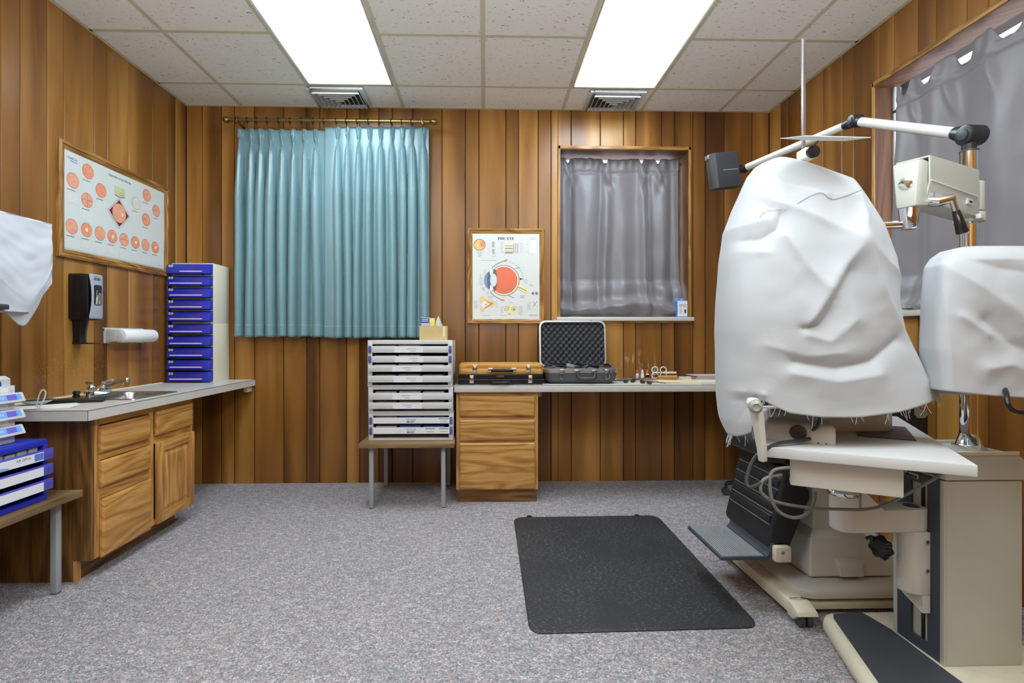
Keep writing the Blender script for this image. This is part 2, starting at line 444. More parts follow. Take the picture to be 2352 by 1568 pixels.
def rects_minus(a, b, z0, z1, op):
    """the pieces of a plank [a,b]x[z0,z1] left after cutting an opening (oa,ob,oz0,oz1)"""
    if not op or b <= op[0] or a >= op[1]: return [(a, b, z0, z1)]
    out = []
    if a < op[0]: out.append((a, op[0], z0, z1))
    if b > op[1]: out.append((op[1], b, z0, z1))
    c0, c1 = max(a, op[0]), min(b, op[1])
    if op[2] > z0: out.append((c0, c1, z0, op[2]))
    if op[3] < z1: out.append((c0, c1, op[3], z1))
    return out
def wall(name, label, cuts, axis, face, sgn, op, thick):
    """panelled wall: dark backing with one tongue-and-groove board per strip; sgn = direction out of the room"""
    lo, hi = cuts[0], cuts[-1]; m = MB()
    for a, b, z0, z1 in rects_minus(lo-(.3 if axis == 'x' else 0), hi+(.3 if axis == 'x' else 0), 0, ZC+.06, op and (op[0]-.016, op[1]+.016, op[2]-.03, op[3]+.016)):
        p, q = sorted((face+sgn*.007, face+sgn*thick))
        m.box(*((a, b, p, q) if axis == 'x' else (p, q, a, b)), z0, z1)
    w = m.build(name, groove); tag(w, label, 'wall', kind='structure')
    for a, b in zip(cuts[:-1], cuts[1:]):
        if b-a < .004: continue
        m = MB()
        for a0, b0, z0, z1 in rects_minus(a, b, 0, ZC+.05, op and (op[0]-.016, op[1]+.016, op[2]-.03, op[3]+.016)):
            g = .0024
            a1 = a0+(g if a0 == a else 0); b1 = b0-(g if b0 == b else 0)
            if b1-a1 < .003: continue
            # board with chamfered long edges (V groove)
            c = min(.0030, (b1-a1)/4); d = .005
            f0, f1 = face, face+sgn*.008
            pr = [(a1, f1), (a1, f0+sgn*d), (a1+c, f0), (b1-c, f0), (b1, f0+sgn*d), (b1, f1)]
            if axis == 'x': m.prism(pr, 'z', z0, z1)
            else: m.prism([(v, u) for u, v in pr], 'z', z0, z1)
        if m.v: m.build('plank', M['panel'], w, angle=20)
    return w
P = [6, 4, 6, 9, 7, 4, 8, 4]
gb = [-2.14, -1.997, -1.899, -1.749, -1.53, -1.356, -1.258, -1.054, -0.955, -0.809, -0.707, -0.551, -0.328, -0.149, -0.045, 0.162, 0.259, 0.411, 0.511, 0.666, 0.893, 1.072, 1.167, 1.371, 1.469, 1.616, 1.712, 1.862, 2.082]
WIN1 = (.580, 1.578, 1.265, 2.553)      # x0,x1,z0,z1 in the back wall
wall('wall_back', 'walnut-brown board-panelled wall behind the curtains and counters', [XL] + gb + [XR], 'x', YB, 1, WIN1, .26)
R_ = [4, 8, 4, 7, 9, 6, 4, 6]
def side_cuts(seq, known):
    ys = list(known); i = seq
    while ys[0] > YF:
        i = (i-1) % 8; ys.insert(0, ys[0]-R_[i]*.0254)
    ys[0] = YF
    return ys + [YB]
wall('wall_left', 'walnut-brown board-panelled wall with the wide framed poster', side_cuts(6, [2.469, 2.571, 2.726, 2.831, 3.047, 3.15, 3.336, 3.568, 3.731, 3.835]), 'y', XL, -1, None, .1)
WIN2 = (.95, 2.87, 1.25, 2.525)         # y0,y1,z0,z1 in the right wall
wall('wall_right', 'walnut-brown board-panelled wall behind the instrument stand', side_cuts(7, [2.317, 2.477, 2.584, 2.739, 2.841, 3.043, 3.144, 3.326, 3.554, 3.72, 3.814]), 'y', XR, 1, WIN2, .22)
gf = [XL]; i = 0
while gf[-1] < XR-.25: gf.append(gf[-1]+P[i % 8]*.0254); i += 1
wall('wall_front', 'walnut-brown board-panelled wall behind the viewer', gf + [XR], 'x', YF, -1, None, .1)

# ------------------------------------------------------------------ ceiling: lay-in tiles in a T-bar grid
m = MB(); m.box(XL-.1, XR+.1, YF-.1, YB+.1, ZC+.05, ZC+.10)
ceil = tag(m.build('ceiling', pm('plenum_dark', (70, 66, 58), .8)), 'lay-in ceiling of white fissured tiles in a cream grid', 'ceiling', kind='structure')
S = .6096
gx = [XL] + [-.0113+i*S for i in range(-3, 4)] + [XR]
gy = [YF] + [3.6046-j*S for j in range(8, -1, -1)] + [YB]
lights = [(-1.2305, -.6209), (.5983, 1.2079)]
lit_rows = [(3.6046-2*S, 3.6046), (3.6046-6*S, 3.6046-4*S)]
full = None
for a, b in zip(gx[:-1], gx[1:]):
    for c, d in zip(gy[:-1], gy[1:]):
        mx_, my_ = (a+b)/2, (c+d)/2
        if any(l0 < mx_ < l1 for l0, l1 in lights) and any(r0 < my_ < r1 for r0, r1 in lit_rows): continue
        m = MB(); w, h = (b-a)/2-.004, (d-c)/2-.004
        m.box(-w, w, -h, h, .004, .02)
        o = m.build('ceiling_tile', M['tile'], ceil); o.location = (mx_, my_, ZC)
for x in gx:
    m = MB(); hw = .012
    x0, x1 = (x-hw, x+hw) if XL < x < XR else ((x, x+.022) if x == XL else (x-.022, x))
    m.box(x0, x1, YF, YB, ZC-.001, ZC+.003).build('grid_bar', tbar, ceil)
for j, y in enumerate(gy):
    if y in (YF, YB):
        y0, y1 = (y, y+.022) if y == YF else (y-.022, y)
        MB().box(XL, XR, y0, y1, ZC-.0012, ZC+.003).build('grid_bar', tbar, ceil); continue
    for a, b in zip(gx[:-1], gx[1:]):
        mx_ = (a+b)/2
        if any(l0 < mx_ < l1 for l0, l1 in lights) and any(r0+.1 < y < r1-.1 for r0, r1 in lit_rows): continue
        MB().box(a+.012, b-.012, y-.012, y+.012, ZC-.001, ZC+.003).build('grid_bar', tbar, ceil)

# fluorescent troffers
names = {(0, 0): 'lit fluorescent ceiling panel above the teal curtain', (1, 0): 'lit fluorescent ceiling panel nearest the instrument stand',
         (0, 1): 'lit fluorescent ceiling panel behind the viewer, on the sink side', (1, 1): 'lit fluorescent ceiling panel behind the viewer, on the chair side'}
for li, (l0, l1) in enumerate(lights):
    for ri, (r0, r1) in enumerate(lit_rows):
        t = thing('ceiling_light', names[(li, ri)], 'ceiling light', ((l0+l1)/2, (r0+r1)/2, ZC), group='fluorescent ceiling panels')
        m = MB(); e = .014
        a, b, c, d = l0+.012, l1-.012, r0+.012, r1-.012
        m.box(a, a+e, c, d, ZC-.006, ZC+.03).box(b-e, b, c, d, ZC-.006, ZC+.03).box(a+e, b-e, c, c+e, ZC-.006, ZC+.03).box(a+e, b-e, d-e, d, ZC-.006, ZC+.03)
        m.build('frame', pm('white_fixture_enamel', (226, 224, 210), .4), t, bevel=.002)
        MB().box(a, b, c, d, ZC+.03, ZC+.045).build('housing', pm('white_fixture_enamel', (226, 224, 210), .4), t)
        MB().box(a+e, b-e, c+e, d-e, ZC+.001, ZC+.005).build('diffuser', M['lamp'], t)
        sd = b-.004 if li == 0 else a+.004
        MB().cyl((sd, c, ZC-.008), (sd, d, ZC-.008), .003, n=8).build('hinge_rod', chrome, t)
# louvred air vents
def vent(x0, x1, y0, y1, label):
    t = thing('air_vent', label, 'air vent', ((x0+x1)/2, (y0+y1)/2, ZC-.03), group='louvred ceiling air vents')
    g = pm('grey_vent_enamel', (186, 186, 182), .45)
    m = MB(); f = .030; zb, zt = ZC-.022, ZC-.0015
    m.box(x0, x0+f, y0, y1, zb, zt).box(x1-f, x1, y0, y1, zb, zt).box(x0+f, x1-f, y0, y0+f, zb, zt).box(x0+f, x1-f, y1-f, y1, zb, zt)
    m.build('frame', g, t, bevel=.004)
    MB().box(x0+f, x1-f, y0+f, y1-f, ZC-.004, ZC-.002).build('duct_opening', pm('duct_dark', (60, 60, 62), .7), t)
    W_ = (x1-x0-2*f); H_ = (y1-y0-2*f); xm = (x0+x1)/2
    for k in range(5):
        i0 = .004+k*W_*.098; i1 = i0+W_*.046
        # U-shaped sloping blade open towards the back wall
        zo, zi = ZC-.004, ZC-.034
        out = [(x0+f+i0, y1-f), (x0+f+i0, y0+f+i0*.9), (x1-f-i0, y0+f+i0*.9), (x1-f-i0, y1-f)]
        inn = [(x0+f+i1, y1-f), (x0+f+i1, y0+f+i1*.9), (x1-f-i1, y0+f+i1*.9), (x1-f-i1, y1-f)]
        vs_ = [(*p, zi) for p in out] + [(*p, zo) for p in inn] + [(*p, zi+.0015) for p in out] + [(*p, zo+.0015) for p in inn]
        fs_ = []
        for q in range(3): fs_ += [(q, q+1, 5+q, 4+q), (8+q, 9+q, 13+q, 12+q), (q, q+1, 9+q, 8+q), (4+q, 5+q, 13+q, 12+q)]
        fs_ += [(0, 4, 12, 8), (3, 7, 15, 11)]
        # turned-down lip along the outer edge
        ins = [(out[0][0]+.004, out[0][1]), (out[1][0]+.004, out[1][1]+.004), (out[2][0]-.004, out[2][1]+.004), (out[3][0]-.004, out[3][1])]
        vs_ += [(*p, zi-.005) for p in out] + [(*p, zi-.005) for p in ins] + [(*p, zi+.002) for p in ins]
        for q in range(3): fs_ += [(q, q+1, 17+q, 16+q), (16+q, 17+q, 21+q, 20+q), (20+q, 21+q, 25+q, 24+q)]
        MB().add(vs_, fs_).build('blade', g, t)
    i0 = .004+5*W_*.098
    MB().prism([(x0+f+i0, y0+f+i0*.9), (x1-f-i0, y0+f+i0*.9), (x1-f-i0, y1-f), (x0+f+i0, y1-f)], 'z', ZC-.028, ZC-.026).build('centre_plate', g, t)
vent(-1.25, -.852, 3.622, 3.93, 'square grey louvred air vent above the teal curtain')
vent(.749, 1.147, 3.622, 3.93, 'square grey louvred air vent above the grey-curtained window')

# ------------------------------------------------------------------ windows
x0, x1, z0, z1 = WIN1; yb = YB+.225
w1 = thing('window_1', 'recessed wood-trimmed window in the back wall with a white sill', 'window', ((x0+x1)/2, YB, z0), kind='structure')
tw = M['trimwood']
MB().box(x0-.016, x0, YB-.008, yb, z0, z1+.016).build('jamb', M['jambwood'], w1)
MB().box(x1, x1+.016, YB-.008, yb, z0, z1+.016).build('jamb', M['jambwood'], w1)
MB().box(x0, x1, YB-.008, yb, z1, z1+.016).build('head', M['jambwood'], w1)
for a, b in ((x0-.018, x0+.001), (x1-.001, x1+.018)):
    MB().box(a, b, YB-.014, YB-.002, z0, z1+.03).build('casing', tw, w1, bevel=.002)
MB().box(x0-.02, x1+.02, YB-.014, YB-.002, z1+.004, z1+.03).build('casing', M['frame_x'], w1, bevel=.002)
MB().box(x0-.03, x1+.034, YB-.035, yb, z0-.03, z0).build('sill', laminate, w1, bevel=.004)
MB().box(x0-.02, x1+.02, YB-.012, YB, z0-.042, z0-.03).build('apron', M['frame_x'], w1)
fm = MB(); ft = .045
fm.box(x0, x0+ft, yb-.02, yb+.02, z0, z1).box(x1-ft, x1, yb-.02, yb+.02, z0, z1).box(x0+ft, x1-ft, yb-.02, yb+.02, z0, z0+ft).box(x0+ft, x1-ft, yb-.02, yb+.02, (z0+z1)/2-.02, (z0+z1)/2+.02)
fm.build('sash_frame', white_pl, w1)
for a, b in ((z0+ft, (z0+z1)/2-.02), ((z0+z1)/2+.02, z1)):
    MB().box(x0+ft, x1-ft, yb-.002, yb+.002, a, b).build('pane', M['glass'], w1)
y0, y1, z0, z1 = WIN2; xb = XR+.12
w2 = thing('window_2', 'wide recessed window in the right wall beside the instrument stand', 'window', (XR, (y0+y1)/2, z0), kind='structure')
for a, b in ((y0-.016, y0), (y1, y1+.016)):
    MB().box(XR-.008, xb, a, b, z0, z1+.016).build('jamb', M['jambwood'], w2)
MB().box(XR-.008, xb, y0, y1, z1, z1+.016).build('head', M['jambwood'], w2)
for a, b in ((y0-.012, y0+.001), (y1-.001, y1+.012)):
    MB().box(XR-.014, XR-.002, a, b, z0, z1+.03).build('casing', tw, w2, bevel=.002)
MB().box(XR-.014, XR-.002, y0-.02, y1+.02, z1+.004, z1+.03).build('casing', M['frame_y'], w2, bevel=.002)
MB().box(XR-.03, xb, y0-.03, y1+.03, z0-.03, z0).build('sill', laminate, w2, bevel=.004)
fm = MB()
fm.box(xb-.02, xb+.02, y0, y0+ft, z0, z1).box(xb-.02, xb+.02, y1-.012, y1, z0, z1).box(xb-.02, xb+.02, y0, y1, z0, z0+ft).box(xb-.02, xb+.02, (y0+y1)/2-.03, (y0+y1)/2+.03, z0, z1)
fm.build('sash_frame', white_pl, w2)
for a, b in ((y0+ft, (y0+y1)/2-.03), ((y0+y1)/2+.03, y1-.012)):
    MB().box(xb-.002, xb+.002, a, b, z0+ft, z1).build('pane', M['glass'], w2)

# ------------------------------------------------------------------ teal pinch-pleat curtains on a brass rod
def pleated(name, label, xs, xa, xb_, ztop, zbot, y0, lean, flat=None):
    t = thing(name, label, 'curtain', ((xa+xb_)/2, y0, zbot), group='teal pinch-pleat curtains')
    rnd = random.Random(len(xs)*13+int(xa*100))
    jit = [rnd.uniform(-.006, .006) for _ in xs]; wob = [rnd.uniform(0, 6) for _ in xs]
    wid = [rnd.uniform(.85, 1.15) for _ in xs]
    H_ = ztop-zbot
    def fn(u, v):
        z = ztop - H_*v; x = xa+(xb_-xa)*u
        dz = ztop-z
        # centre line of every fold drifts a little on its way down
        cs = [c + (lean*(c-(xa+xb_)/2)/.35 + jit[i]*1.6)*min(1, dz/H_)*1.0 + .004*math.sin(wob[i]+dz*3.1)*min(1, dz/.4) for i, c in enumerate(xs)]
        xx = x + lean*(x-(xa+xb_)/2)/.35*min(1, dz/H_)
        i = min(range(len(cs)), key=lambda k: abs(cs[k]-xx)); d = abs(cs[i]-xx)
        pin = math.exp(-((dz-.115)/.045)**2)
        wb = .0325*wid[i]*min(1, .45+dz*1.1) if dz > .115 else .018
        w = wb*(1-.62*pin)
        dep = .060*min(1, .45+dz*1.1)*(1-.25*pin)
        y = 0.0
        if d < w:
            y = -dep*math.sqrt(max(0, 1-(d/w)**2))
            if dz < .13: y *= (.62+.38*abs(math.cos(2.2*PI*(cs[i]-xx)/w)))
            elif dz < .45: y *= 1-.16*(1-(dz-.13)/.32)*(math.cos(PI*2.2*(cs[i]-xx)/w) < .2)
        else:
            y = .010*math.exp(-(d-w)/.012)*min(1, dz*3)
        y += .004*noise.noise((xx*7, 3.1, z*2.3))
        zz = z
        if v > .999: zz += .004*math.sin(x*41)+.003*noise.noise((x*30, 0, 0))
        return (xx, y0+y, zz)
    m = MB(); m.grid(fn, int((xb_-xa)/.0036), 96)
    o = m.build('drape', M['blue_cloth'], t, angle=60, flip=False, solid=.0015)
    # hem stitch line
    hm = MB(); n = 150; pts = []
    zst = zbot+.088; v = (ztop-zst)/H_
    for k in range(n):
        p0 = fn(k/n, v); p1 = fn((k+.55)/n, v)
        hm.add([(p0[0], p0[1]-.0022, p0[2]-.0014), (p1[0], p1[1]-.0022, p1[2]-.0014), (p1[0], p1[1]-.0022, p1[2]+.0014), (p0[0], p0[1]-.0022, p0[2]+.0014)], [(0,1,2,3)])
    hm.build('hem_stitching', pm('pale_stitching', (196, 216, 220), .6), t)['kind'] = 'stuff'
    return t
pxl = [545, 571, 592, 616, 642, 668, 694, 720]; pxr = [773, 796, 821, 847, 872, 899, 923, 945, 972]
fx = lambda p: -1.852+(p-540)*(1.433/445)
pleated('curtain', 'left panel of the teal pinch-pleat curtain', [fx(p) for p in pxl], fx(539), fx(757), 2.672, 1.112, 3.932, .010)
pleated('curtain', 'right panel of the teal pinch-pleat curtain, overlapping the other panel', [fx(p) for p in pxr], fx(743), fx(984), 2.690, 1.104, 3.908, .004)
rod = thing('curtain_rod', 'brass curtain rod with ribbed finials above the teal curtains', 'curtain rod', (-1.14, 3.85, 2.705))
zr, yr = 2.712, 3.85
MB().cyl((-1.87, yr, zr), (-.41, yr, zr), .0125, n=16).build('pole', brass, rod)
for sx_, xe in ((-1, -1.87), (1, -.41)):
    T = Matrix.Translation((xe, yr, zr)) @ Matrix.Rotation(sx_*PI/2, 4, 'Y')
    MB().lathe([(.0125, 0), (.018, .004), (.012, .012), (.02, .022), (.0235, .034), (.021, .046), (.013, .054), (.006, .058)], n=16, T=T).build('finial', brass, rod)
    xw = xe-sx_*.05
    m = MB(); m.box(xw-.006, xw+.006, yr-.016, YB, zr-.024, zr-.013).box(xw-.012, xw+.012, YB-.004, YB, zr-.05, zr+.03)
    m.box(xw-.007, xw+.007, yr-.018, yr+.018, zr-.02, zr+.02)
    m.build('bracket', brass, rod, bevel=.002)
for p in pxl + [745] + pxr:
    x = fx(p)
    m = MB(); m.tube([(x, yr+.02*math.cos(t*PI/8), zr-.003+.021*math.sin(t*PI/8)) for t in range(16)], .0028, 6, closed=True)
    m.tube([(x, yr, zr-.022), (x, yr+.004, zr-.034), (x, yr+.02, zr-.046)], .0018, 5)
    m.build('ring', pm('dark_bronze', (86, 70, 46), .35, 1), rod)

# ------------------------------------------------------------------ grey blackout curtains inside the recesses
def gauss(x, c, w): return math.exp(-((x-c)/w)**2)
t = thing('curtain', 'grey blackout curtain bunched on the sill of the small window', 'curtain', (1.06, 4.08, 1.27))
def g1(u, v):
    x0_, x1_ = .588, 1.552
    x = x0_+(x1_-x0_)*u + .016*max(0, v-.4)*u
    zt = 2.536+.006*noise.noise((x*22, 1, 0))
    dip = sum(.052*max(0, 1-abs(x-c_)/.022) for c_ in (.660, .962, 1.250, 1.386))
    zt -= .012*gauss(x, 1.06, .08)
    y = 4.100
    z = zt-(zt-1.274)*min(1, v/.96)-dip*max(0, 1-v/.05)
    # broad upright folds
    A = min(1, .25+v*1.7)*(1-.75*max(0, (v-.76)/.24))
    y -= A*(.045*gauss(x, .625, .035) - .055*gauss(x, .690, .018) + .030*gauss(x, .80, .09) + .040*gauss(x, .985-.05*v, .035) - .030*gauss(x, .930-.04*v, .024) + .028*gauss(x, 1.10, .06) + .048*gauss(x, 1.255+.02*v, .030) - .040*gauss(x, 1.310+.02*v, .020) + .032*gauss(x, 1.42, .05) - .02*gauss(x, 1.49, .02))
    # diagonal pulls under the gathered heading
    for cx_ in (.655, .96, 1.25, 1.38):
        y -= .034*gauss(x-cx_-.40*(v-.07), 0, .022)*gauss(v, .12, .055)
        y += .024*gauss(x-cx_-.06+.30*(v-.07), 0, .030)*gauss(v, .15, .05)
    if v < .08: y += .006*math.sin(x*95)*(1-v/.08)
    y += .010*gauss(v, .085, .010)
    y += .016*noise.noise((x*4, v*3.5, 2))+.008*noise.noise((x*10, v*7, 7))
    if v > .74:      # slack cloth bunched on the sill in soft horizontal rolls
        k = (v-.74)/.26
        ph = 2.5*noise.noise((x*2.2, 3, 4))+1.5*noise.noise((x*6, k, 8))
        y -= .100*math.sin(min(1, k*1.25)*PI*.5)*(.8+.4*noise.noise((x*3, 1, 4)))
        y -= .040*k*math.sin(k*12+ph)
        z += .022*k*math.sin(k*9+ph+1)
        y += .05*k*gauss(x, .66, .05) - .03*k*gauss(x, 1.38, .07)
        z = max(z, 1.271)
    return (min(x, 1.566), max(y, 3.975), z)
MB().grid(g1, 150, 120).build('drape', M['grey_cloth'], t, angle=70, flip=False, solid=.0015)
MB().cyl((.582, 4.125, 2.500), (1.576, 4.125, 2.500), .008, n=10).build('tension_rod', dark_grey, t)
sm = MB()
for k in range(60):
    if noise.noise((k*.31, 5, 0)) < -.12: continue
    p0 = g1(k/60, .772); p1 = g1((k+.8)/60, .772)
    sm.add([(p0[0], p0[1]-.0018, p0[2]), (p1[0], p1[1]-.0018, p1[2]), (p1[0], p1[1]-.0018, p1[2]+.0022), (p0[0], p0[1]-.0018, p0[2]+.0022)], [(0,1,2,3)])
sm.build('seam', pm('grey_seam', (112, 108, 112), .7), t)['kind'] = 'stuff'

t = thing('curtain', 'wide grey blackout curtain in the window beside the instrument stand', 'curtain', (2.3, 1.9, 1.26))
def g2(u, v):
    y = 2.782-(2.782-1.0)*u
    zt = 2.500+.004*noise.noise((y*14, 2, 0)); dip = 0
    for c_, w_ in ((2.735, .030), (2.60, .055), (2.40, .065), (2.18, .07), (1.93, .07), (1.63, .07), (1.3, .07)): dip += .088*max(0, 1-((y-c_)/w_)**2)
    z = zt-(zt-1.262)*min(1, v/.93)-dip*max(0, 1-v/.06)
    x = 2.278
    A = min(1, .3+v*1.3)
    x -= A*.040*(.6*math.sin(y*23+1.2*math.sin(y*7)+v*.5)+.5*math.sin(y*11.3+2+v*.3))
    if v < .06: x += .004*math.sin(y*80)
    x += .008*gauss(v, .085, .010)
    for cy_ in (2.70, 2.5, 2.27, 2.05, 1.8, 1.5, 1.25): x -= .022*gauss(y-cy_+.3*(v-.08), 0, .025)*gauss(v, .15, .07)
    x += .010*noise.noise((y*4, v*3, 3))+.004*noise.noise((y*12, v*8, 5))
    y += .02*noise.noise((u*9, v*4, 1))*v
    if v > .80:
        k = (v-.80)/.20; ph = 2*noise.noise((y*3, 3, 4))
        x -= .07*math.sin(min(1, k*1.3)*PI*.5)*(.8+.4*noise.noise((y*4, 1, 4))); x -= .02*k*math.sin(k*12+ph); z += .02*k*noise.noise((y*10, k*3, 9)); z = max(z, 1.254)
    return (min(x, 2.325), y, z)
MB().grid(g2, 220, 100).build('drape', M['grey_cloth'], t, angle=70, flip=False, solid=.0015)
MB().cyl((2.318, .96, 2.385), (2.318, 2.868, 2.385), .008, n=10).build('tension_rod', dark_grey, t)
sm = MB()
for k in range(110):
    if noise.noise((k*.21, 9, 0)) < -.02: continue
    p0 = g2(k/110, .10); p1 = g2((k+.8)/110, .10)
    sm.add([(p0[0]-.0022, p0[1], p0[2]), (p1[0]-.0022, p1[1], p1[2]), (p1[0]-.0022, p1[1], p1[2]+.003), (p0[0]-.0022, p0[1], p0[2]+.003)], [(0,1,2,3)])
sm.build('seam', pm('grey_seam', (112, 108, 112), .7), t)['kind'] = 'stuff'

# ------------------------------------------------------------------ left side: counter with sink, cabinet, drawer towers
XW = XL                                   # face of the left wall
CT = .79                                  # counter height
ct = thing('countertop', 'almond laminate counter with a steel sink along the left wall', 'countertop', (-2.0, 3.1, .742))
sx0, sx1, sy0, sy1 = -2.190, -1.800, 2.690, 3.085
m = MB(); fx0 = -1.742; ny = 2.312
for a, b, c, d in ((XW+.001, fx0, ny, sy0+.012), (XW+.001, fx0, sy1-.012, YB-.002), (XW+.001, sx0+.012, sy0+.012, sy1-.012), (sx1-.012, fx0, sy0+.012, sy1-.012)):
    m.box(a, b, c, d, .744, CT)
m.build('worktop', laminate, ct)
m = MB(); e = .0015
m.box(fx0-.0012, fx0+.0006, ny-.0006, YB-.004, CT-.0022, CT+.0004).box(XW+.002, fx0, ny-.0006, ny+.001, CT-.0022, CT+.0004).box(fx0-.001, fx0+.0006, ny-.0008, ny+.001, .744, CT)
m.build('edge_banding_line', lam_line, ct)
MB().box(-1.80, -1.765, 3.90, YB-.001, .70, .744).build('wall_bracket', cream_pl, ct, bevel=.003)
MB().box(XW+.001, XW+.012, ny, YB-.3, CT, CT+.006).build('caulk_bead', cream_pl, ct)
# drop-in sink
sk = thing('sink', 'stainless steel drop-in sink in the left counter', 'sink', (-1.995, 2.888, CT))
def loop(x0, x1, y0, y1, r, z): return [(*p, z) for p in rrect(x0, x1, y0, y1, r)]
bx0, bx1, by0, by1 = -2.075, -1.822, 2.715, 3.060
m = MB()
m.loft([loop(sx0, sx1, sy0, sy1, .02, CT+.0005), loop(sx0+.003, sx1-.003, sy0+.003, sy1-.003, .02, CT+.005), loop(bx0, bx1, by0, by1, .05, CT+.004),
        loop(bx0+.006, bx1-.006, by0+.006, by1-.006, .048, CT-.008), loop(bx0+.014, bx1-.014, by0+.014, by1-.014, .05, CT-.13), loop(bx0+.04, bx1-.04, by0+.04, by1-.04, .05, CT-.15)], cap0=False)
m.build('basin', steel, sk, flip=False)
MB().lathe([(.0, 0), (.035, 0), (.038, .002), (.03, .003), (.0, .001)], (-1.95, 2.888, CT-.149), 20).build('drain', chrome, sk)
fa = thing('faucet', 'two-handle chrome faucet behind the sink', 'faucet', (-2.135, 2.90, CT+.005))
fxc, z0 = -2.130, CT+.005
m = MB(); m.loft([[(*p, z0) for p in rrect(fxc-.026, fxc+.026, 2.815, 2.985, .025)], [(*p, z0+.024) for p in rrect(fxc-.026, fxc+.026, 2.815, 2.985, .025)], [(*p, z0+.034) for p in rrect(fxc-.018, fxc+.018, 2.825, 2.975, .018)]])
m.build('body', chrome, fa)
for yy in (2.85, 2.95):
    MB().lathe([(.02, 0), (.021, .012), (.018, .022), (.014, .03), (.016, .036), (.010, .042), (0, .044)], (fxc, yy, z0+.03), 18).build('valve', chrome, fa)
    hd = MB(); sgn = -1 if yy < 2.9 else 1
    hd.tube([(fxc, yy, z0+.064), (fxc+.008, yy+sgn*.02, z0+.068), (fxc+.012, yy+sgn*.045, z0+.073)], [.008, .007, .0085], 10)
    hd.build('lever_handle', chrome, fa)
m = MB(); m.tube(bez([(fxc, 2.90, z0+.028), (fxc+.03, 2.90, z0+.045), (fxc+.09, 2.90, z0+.066), (fxc+.15, 2.90, z0+.080)], 5), [.016]*4+[.014]*4+[.012]*4+[.0115]*4, 12)
m.build('spout', chrome, fa)
MB().lathe([(.013, -.026), (.0145, -.024), (.0145, .008), (.011, .014), (0, .015)], (fxc+.155, 2.90, z0+.080), 16).build('aerator', chrome, fa)
MB().lathe([(.017, 0), (.017, .012), (.012, .016), (.016, .022), (.018, .03), (.012, .036), (0, .037)], (-2.15, 2.775, CT+.003), 16).build('sprayer', black_pl, fa)

# base cabinet under the sink
cb = thing('base_cabinet', 'honey oak cabinet with three drawers, a top drawer front and a door below the sink', 'cabinet', (-2.0, 2.8, 0))
cx = -1.790; cy0, cy1 = 2.415, 3.205
m = MB(); m.box(XW+.002, cx-.02, cy0, cy1, .095, .74); m.build('carcass', M['oak_dark'], cb)
MB().box(XW+.002, cx-.07, cy0, cy1-.06, 0, .095).build('toe_kick', M['oak_dark_y'], cb)
# near end panel with the toe notch
MB().prism([(XW+.002, 0), (cx-.07, 0), (cx-.07, .095), (cx, .095), (cx, .742), (XW+.002, .742)], 'y', cy0-.022, cy0-.001).build('end_panel', M['oak_dark'], cb)
MB().box(cx-.078, cx-.062, cy0-.023, cy0+.002, 0, .095).build('kick_corner', M['oak_z'], cb)
MB().box(XW+.002, cx, cy1, cy1+.018, .095, .742).build('end_panel', M['oak_dark'], cb)
# face frame
ff = cx-.018
for a, b in ((cy0, cy0+.03), (2.797, 2.838), (cy1-.012, cy1)): MB().box(ff, cx, a, b, .095, .742).build('stile', M['oak_z'], cb)
for a, b in ((.095, .12), (.36, .41), (.54, .59), (.705, .742)): MB().box(ff, cx, cy0+.03, 2.797, a, b).build('rail', M['oak_y'], cb)
for a, b in ((.095, .12), (.535, .58), (.705, .742)): MB().box(ff, cx, 2.838, cy1-.012, a, b).build('rail', M['oak_y'], cb)
def slab_front(par, a, b, c, d, name='drawer_front', mat=None, face=None):
    """drawer front facing +X with a routed edge"""
    f = face if face is not None else cx
    m = MB(); e = .010
    m.loft([[(f, a, c), (f, b, c), (f, b, d), (f, a, d)], [(f+.012, a, c), (f+.012, b, c), (f+.012, b, d), (f+.012, a, d)], [(f+.019, a+e, c+e), (f+.019, b-e, c+e), (f+.019, b-e, d-e), (f+.019, a+e, d-e)]])
    return m.build(name, mat or M['oak_y'], par, bevel=.0015, angle=20)
slab_front(cb, 2.437, 2.790, .575, .700)
slab_front(cb, 2.440, 2.794, .414, .537)
slab_front(cb, 2.445, 2.800, .088, .358)
slab_front(cb, 2.842, 3.188, .578, .708)
# raised-panel door
a, b, c, d = 2.848, 3.200, .096, .538; f = cx; s_ = .055
door = MB().box(f, f+.007, a+.004, b-.004, c+.004, d-.004).build('door', M['oak_z'], cb)
for p, q in ((a, a+s_), (b-s_, b)): MB().box(f, f+.019, p, q, c, d).build('door_stile', M['oak_z'], door, bevel=.003)
for p, q in ((c, c+s_), (d-s_, d)): MB().box(f, f+.0185, a+s_, b-s_, p, q).build('door_rail', M['oak_y'], door, bevel=.003)
m = MB(); p0, p1, q0, q1 = a+s_, b-s_, c+s_, d-s_; e = .028
m.loft([[(f+.008, p0, q0), (f+.008, p1, q0), (f+.008, p1, q1), (f+.008, p0, q1)], [(f+.009, p0+.006, q0+.006), (f+.009, p1-.006, q0+.006), (f+.009, p1-.006, q1-.006), (f+.009, p0+.006, q1-.006)], [(f+.018, p0+e, q0+e), (f+.018, p1-e, q0+e), (f+.018, p1-e, q1-e), (f+.018, p0+e, q1-e)]])
m.build('raised_panel', M['oak_z'], door, angle=15)

